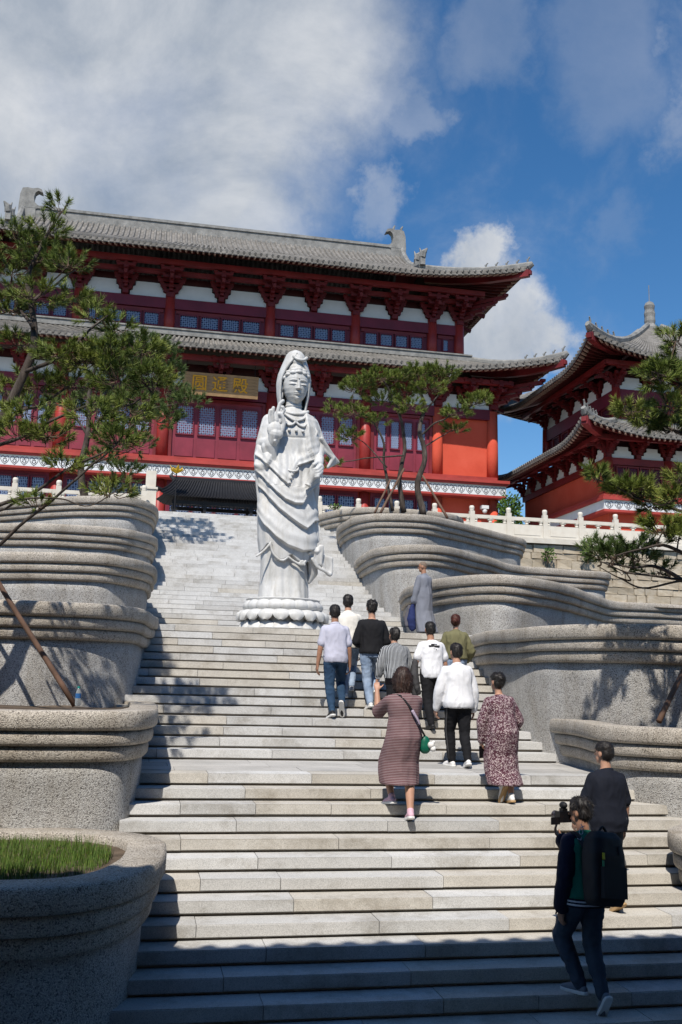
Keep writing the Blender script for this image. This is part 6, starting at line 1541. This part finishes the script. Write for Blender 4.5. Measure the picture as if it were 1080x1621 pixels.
    lp = MB(); lp.tube(catmull([c + up * .26 - rt * .05, c + up * .31, c + up * .26 + rt * .05], 4), .011, 6)
    tb = MB(); tb.box(c - fw * .117 - rt * .105 + up * .08, (.018, .012, .05), M=M); tg = MB(); tg.box(c - fw * .119 - rt * .112 - up * .02, (.014, .01, .13), M=M); zp = MB(); zp.box(c - fw * .112 + rt * .07 + up * .13, (.008, .01, .07), M=M)
    accessory(p, 'backpack', 'bulky black backpack on the man in the green and navy jacket', 'backpack', [('pack', pk, 'bag_black', True), ('pocket', pocket, 'bag_black', False), ('straps', st, 'bag_black', True), ('grab_loop', lp, 'bag_black', True), ('zip_pull', tb, 'yellow_tab', False), ('zip_cord', tg, 'green_tab', False), ('zip_cord', zp, 'c_grey_bag', False)])
    h_ = p['hd']; w = p['arms']['R'][1]; cpos = h_(-.015, .16, -.05)
    cb = MB(); cb.box(cpos, (.13, .07, .09)); cb.box(cpos + Vector((0, 0, .055)), (.05, .05, .03)); ls = MB(); ls.tube([cpos + Vector((0, .03, 0)), cpos + Vector((0, .12, 0))], [.036, .040], 16); mic = MB(); mic.ball(cpos + Vector((-.0, .0, .095)), (.03, .045, .03), 10, 8); scr = MB(); scr.box(cpos + Vector((-.10, -.02, -.03)), (.09, .012, .06))
    accessory(p, 'video_camera', 'small black camera held up by the man with the backpack', 'camera', [('camera_body', cb, 'phone_black', False), ('lens', ls, 'lens_glass', True), ('microphone', mic, 'bag_black', True), ('flip_screen', scr, 'phone_black', False)])
    # 2 navy shirt man
    r = at(1006, -8, .17)
    person('man in a navy short-sleeved shirt climbing beside the right planter', r, 16, dict(H=1.53, bw=1.24, side=3, footR=(.07, 0, 0, 30), footL=(-.09, .32, RR, 0), hip=(.09, .10), lean=5, head=(14, -4), armL=arm((.22, .25, -1), (-.05, .7, -.8)), armR=arm((.22, -.10, -1), (.10, .25, -1), (-1, .2, 0), .6),
        top=dict(mat='c_navy', loose=.026, sleeve='short', hem_t=-.20, fold=.007), bottom=dict(mat='c_greypants', loose=.016, hem=.06), hair='short', shoes=('shoe_tan', 'sole_tan'), skin='skin'))
    # 3 striped dress
    r = at(654, -3, .06)
    p = person('woman in a maroon striped dress raising a phone', r, 4, dict(H=1.60, bw=1.05, fem=True, footR=(0.0, .0, 0, 12), footL=(-.14, .30, RR, 8), hip=(-.03, .10), lean=5, head=(-6, -2), armL=arm((.22, .75, -.35), (-.05, .35, .95), (-.4, 1, 0), .9), armR=arm((.25, .85, -.15), (-.55, .10, .95), (-.4, 1, 0), .9),
        top=dict(mat='c_dress_stripe', loose=.03, sleeve='short', slen=.95, hem_t=.25, name='dress', fold=.006, fscale=8, collar=False, skirt=[(.55, .160, .13, 0), (.3, .180, .15, 0), (.05, .200, .175, 0), (None, .215, .19, .60), (None, .215, .19, .45), (None, .205, .18, .36)]), hair='bob', hairmat='hair_brown', shoes=('shoe_pink', 'sole_white')))
    wl, wr = p['arms']['L'][1], p['arms']['R'][1]; c = (wl + wr) / 2 + Vector((.02, .03, .09)); mb = MB(); mb.box(c, (.16, .010, .075)); ln = MB(); ln.tube([c + Vector((.06, .004, .02)), c + Vector((.06, .009, .02))], .009, 10)
    accessory(p, 'phone', 'black phone held up sideways by the woman in the striped dress', 'phone', [('case', mb, 'phone_black', False), ('lens', ln, 'lens_glass', True)])
    mb = MB(); cw = p['arms']['L'][0].lerp(wl, .82); fd = p['arms']['L'][2]; mb.capsule(cw - fd * .008, cw + fd * .008, .028, .028); accessory(p, 'wristwatch', 'black wristwatch on the raised arm of the woman with the phone', 'watch', [('band', mb, 'watch', True)])
    sp_, rt, fw, H = p['spine'], p['rt'], p['fw'], p['H']; bc = sp_(-.02) + rt * .225 - fw * .05 + Vector((0, 0, -.04))
    bg = MB(); bg.ball(bc, (.06, .045, .095), 14, 10); bg.ball(bc + Vector((0, 0, -.03)), (.07, .05, .075), 14, 10); st = MB(); st.tube(catmull([sp_(.98) - rt * .09 + fw * .02, sp_(.93) - rt * .06 - fw * .105, sp_(.6) + rt * .05 - fw * .155, sp_(.25) + rt * .14 - fw * .14, bc + Vector((0, 0, .08))], 5), [(.016, .005)] * 21, 6)
    st2 = MB(); st2.tube(catmull([sp_(.62) + rt * .04 - fw * .163, sp_(.45) + rt * .09 - fw * .160, sp_(.30) + rt * .125 - fw * .150], 4), [(.017, .006)] * 9, 6)
    ch = MB(); q = bc + Vector((.05, -.05, -.005)); ch.ball(q, .038, 10, 8); ch.ball(q + Vector((.02, -.01, -.04)), .032, 10, 8); ch.ball(q + Vector((.03, 0, .03)), .018, 8, 6)
    accessory(p, 'shoulder_bag', 'green shoulder bag with a white plush charm on the woman in stripes', 'bag', [('pouch', remesh(bg, .012, 3), 'bag_green', True), ('strap', st, 'bag_black', True), ('strap_band', st2, 'strap_mauve', True), ('plush_charm', ch, 'plush_white', True)])
    # 4 floral dress
    r = at(824, -2, .18)
    p = person('woman in a long purple floral dress holding a phone low', r, 6, dict(H=1.45, bw=1.12, fem=True, footR=(.03, 0, 0, 8), footL=(-.055, -.02, .06, 62), toeL=14, hip=(-.01, .06), lean=10, side=-2, head=(14, -8), armL=arm((.35, .05, -1), (-.12, .22, -1), (-1, .2, 0), .8), armR=arm((.42, -.12, -1), (-.25, .65, -.6)),
        top=dict(mat='c_floral', loose=.022, sleeve='long', hem_t=.25, name='dress', cuff=.024, fold=.006, fscale=8, collar=False, skirt=[(.6, .150, .125, 0), (.3, .165, .145, 0), (.05, .185, .165, 0), (None, .195, .17, .52), (None, .20, .17, .35), (None, .205, .17, .20)]), hair='fluffy', shoes=('shoe_white', 'sole_tan')))
    w, fd = p['arms']['L'][1], p['arms']['L'][2]; c = w + fd * .11; mb = MB(); mb.beam(c - fd * .05, c + fd * .09, .07, .010, up=(0, 1, 0)); accessory(p, 'phone', 'dark phone in the hand of the woman in the floral dress', 'phone', [('case', mb, 'phone_black', False)])
    # 5 white jacket, front
    r = at(749, 0, .98)
    p = person('man in a white jacket and black track trousers on the landing', r, 4, dict(H=1.58, bw=1.10, footR=(.05, 0, 0, 18), footL=(-.07, .34, .0, 0), hip=(-.01, .12), lean=8, head=(8, -6), armL=arm((.32, .0, -1), (.10, .25, -1), (-1, .2, 0), .7), armR=arm((.24, -.12, -1), (.06, .14, -1), (-1, .2, 0), .55),
        top=dict(mat='c_white', loose=.034, sleeve='long', hem_t=-.14, name='jacket', fold=.006, cuff=.022, flare=.012), bottom=dict(mat='c_black_pants', loose=.012, hem=.05, stripe='c_grey_bag'), hair='short'))
    # 6 lilac polo
    r = at(525, 4, .14)
    p = person('man in a pale lilac polo shirt and dark blue jeans', r, 0, dict(H=1.63, bw=1.06, footL=(0, 0, 0, 14), footR=(.18, .02, RR * .7, 55), toeR=-20, hip=(.075, .06), lean=7, side=-1, head=(-6, 0), armL=arm((.24, -.1, -1), (.12, .06, -1), (-1, .3, 0), .5), armR=arm((.20, -.1, -1), (.10, .15, -1), (-1, .3, 0), .7),
        top=dict(mat='c_lilac', loose=.020, sleeve='short', slen=.72, hem_t=-.12, fold=.006), bottom=dict(mat='c_jeans', loose=.008, hem=.045), hair='short', skin='skin_tan', shoes=('shoe_black', 'sole_white')))
    # 7 black sweater
    r = at(589, 5, .14)
    p = person('man in a black sweatshirt and light blue jeans', r, -2, dict(H=1.62, bw=1.06, footL=(0, 0, 0, 14), footR=(.15, .16, RR, 45), toeR=-14, hip=(.06, .10), lean=4, head=(0, 0), armL=arm((.30, -.05, -1), (-.5, .8, -.2)), armR=arm((.28, -.10, -1), (-.35, .85, .1)),
        top=dict(mat='c_black', loose=.034, sleeve='long', hem_t=-.05, name='sweatshirt', fold=.006, collar=False), bottom=dict(mat='c_jeans_light', loose=.010, hem=.058, fold=.006), hair='fluffy'))
    # 8 white jacket behind
    r = at(556, 6, .16)
    p = person('man in a white jacket half hidden behind the lilac polo shirt', r, -3, dict(H=1.62, bw=1.05, footL=(-.08, .0, 0, 10), footR=(.09, .28, RR, 0), hip=(.0, .12), lean=10, head=(-10, -8), armL=arm((.22, .0, -1), (.08, .15, -1)), armR=arm((.20, .0, -1), (.06, .05, -1), (-1, .3, 0), .7),
        top=dict(mat='c_cream', loose=.032, sleeve='long', hem_t=-.12, name='jacket', fold=.006, cuff=.022), bottom=dict(mat='c_jeans_light', loose=.012, hem=.05), hair='short'))
    # 9 striped shirt, head bowed
    r = at(640, 3, .16)
    p = person('man in a grey striped shirt with bowed head and rolled white cuffs', r, 2, dict(H=1.50, bw=1.12, footL=(-.08, 0, 0, 5), footR=(.09, .28, RR, 0), hip=(0, .12), lean=16, head=(16, -24), armL=arm((.34, -.10, -1), (.15, .22, -1), (-1, .3, 0), .6), armR=arm((.34, -.10, -1), (.10, .22, -1), (-1, .3, 0), .6),
        top=dict(mat='c_shirt_stripe', loose=.030, sleeve='long', slen=.55, cuff=.030, hem_t=-.20, fold=.007), bottom=dict(mat='c_black_pants', loose=.012, hem=.05), hair='fluffy'))
    for sd in 'LR': e, w, fd, _, _ = p['arms'][sd]; mb = MB(); c = e.lerp(w, .58); mb.capsule(c - fd * .02, c + fd * .02, .047, .045); p['part']('cuff', mb.mesh(smooth=True), 'c_white')
    # 10 white t-shirt
    r = at(702, 3, .12)
    p = person('man in a white printed T-shirt carrying a dark jacket over his arm', r, 3, dict(H=1.57, bw=1.04, footL=(-.09, .0, 0, 10), footR=(.08, .28, RR, 0), hip=(0, .12), lean=9, head=(-4, -2), armL=arm((.36, -.10, -1), (-.10, .65, -.75)), armR=arm((.24, -.14, -1), (.06, .12, -1)),
        top=dict(mat='c_white', loose=.024, sleeve='short', slen=.66, hem_t=-.14, fold=.007, collar=False, name='t_shirt'), bottom=dict(mat='c_black_pants', loose=.014, hem=.05), hair='short', skin='skin_tan', shoes=('shoe_black', 'shoe_black')))
    sp_, rt, fw, up, H = p['spine'], p['rt'], p['fw'], p['up'], p['H']
    for k, (x, z, w, h) in enumerate(((-.02, .84, .05, .018), (.02, .855, .05, .006), (0, .795, .17, .016), (.0, .765, .15, .008), (.0, .70, .03, .006), (.03, .68, .012, .012))):
        a, b = interp([(.6, .09, .068), (.86, .10, .062)], z); mb = MB(); M = Matrix(((rt.x, fw.x, up.x, 0), (rt.y, fw.y, up.y, 0), (rt.z, fw.z, up.z, 0), (0, 0, 0, 1))); mb.box(sp_(z) + rt * x - fw * (b * H + .031), (w, .006, h), M=M); p['part']('print', mb.mesh(), 'print_black')
    e, w = p['arms']['L'][0], p['arms']['L'][1]; m = e.lerp(w, .6); mb = MB()
    for k in range(7): t = k / 6; a = e.lerp(w, .1 + .85 * t); mb.chain([a + Vector((-.02, -.02, .03)), a + Vector((-.05 + .03 * math.sin(k * 2), -.06, -.16)), a + Vector((.0 + .03 * math.sin(k * 1.3), -.07, -.36 - .03 * math.sin(k * 2.1)))], [.045, .05, .035], 8)
    me = remesh(mb, .012, 3); wrinkle(me, .008, 12); accessory(p, 'folded_jacket', 'dark grey jacket draped over the arm of the man in the white T-shirt', 'jacket', [('cloth', me, 'c_grey_bag', True)])
    # 11 olive jacket
    r = at(741, 5, .16)
    p = person('woman in an olive jacket walking close to the right planters', r, -12, dict(H=1.48, bw=1.0, fem=True, footL=(-.07, .0, 0, 10), footR=(.08, .28, RR, 0), hip=(0, .12), lean=8, head=(-16, -2), armL=arm((.40, .0, -1), (-.15, .5, -.8)), armR=arm((.42, .0, -1), (-.20, .75, -.5)),
        top=dict(mat='c_olive', loose=.036, sleeve='long', hem_t=.05, name='jacket', fold=.009), bottom=dict(mat='c_jeans_light', loose=.010, hem=.045), hair='bun', hairmat='hair_red'))
    # 12 monk
    Y = YP + 1.25; r = (x_for(686, Y, ZP), Y, ZP)
    p = person('monk in a long grey robe standing by the planter, highest of the group', r, 34, dict(H=1.47, bw=1.04, footL=(-.07, .05, 0, 0), footR=(.09, -.05, 0, 6), hip=(0, .0), lean=2, head=(30, 2), armL=arm((.20, .10, -1), (.0, .28, -1), (-1, .2, 0), .8), armR=arm((.16, .05, -1), (-.15, .5, -.85)),
        top=dict(mat='c_monk', loose=.030, sleeve='long', cuff=.036, hem_t=-.1, name='robe', fold=.008, fst=(1.6, 1.6, .3), skirt=[(.5, .145, .125, 0), (.15, .165, .15, 0), (None, .19, .165, .5), (None, .21, .185, .3), (None, .225, .195, .08)]), hair='shaved', skin='skin_tan', shoes=('shoe_black', 'sole_white')))
    w, fd = p['arms']['L'][1], p['arms']['L'][2]; c = w + fd * .06; mb = MB(); mb.chain([c, c + Vector((-.03, .02, -.12)), c + Vector((-.06, .0, -.30)), c + Vector((-.05, -.02, -.46))], [.03, .06, .09, .07]); me = remesh(mb, .012, 3); wrinkle(me, .012, 11)
    mb2 = MB(); mb2.chain([c + Vector((-.05, .06, -.05)), c + Vector((-.10, .08, -.28)), c + Vector((-.12, .06, -.42))], [.03, .055, .04]); me2 = remesh(mb2, .012, 3); wrinkle(me2, .010, 11)
    accessory(p, 'cloth_bag', 'dark blue cloth bag hanging from the hand of the monk', 'bag', [('pouch', me, 'c_bluebag', True), ('wrap', me2, 'c_monk_bag', True)])
crowd()
bpy.data.scenes.remove(_tmp)
for o in bpy.data.objects:
    if '_e' in o: del o['_e']
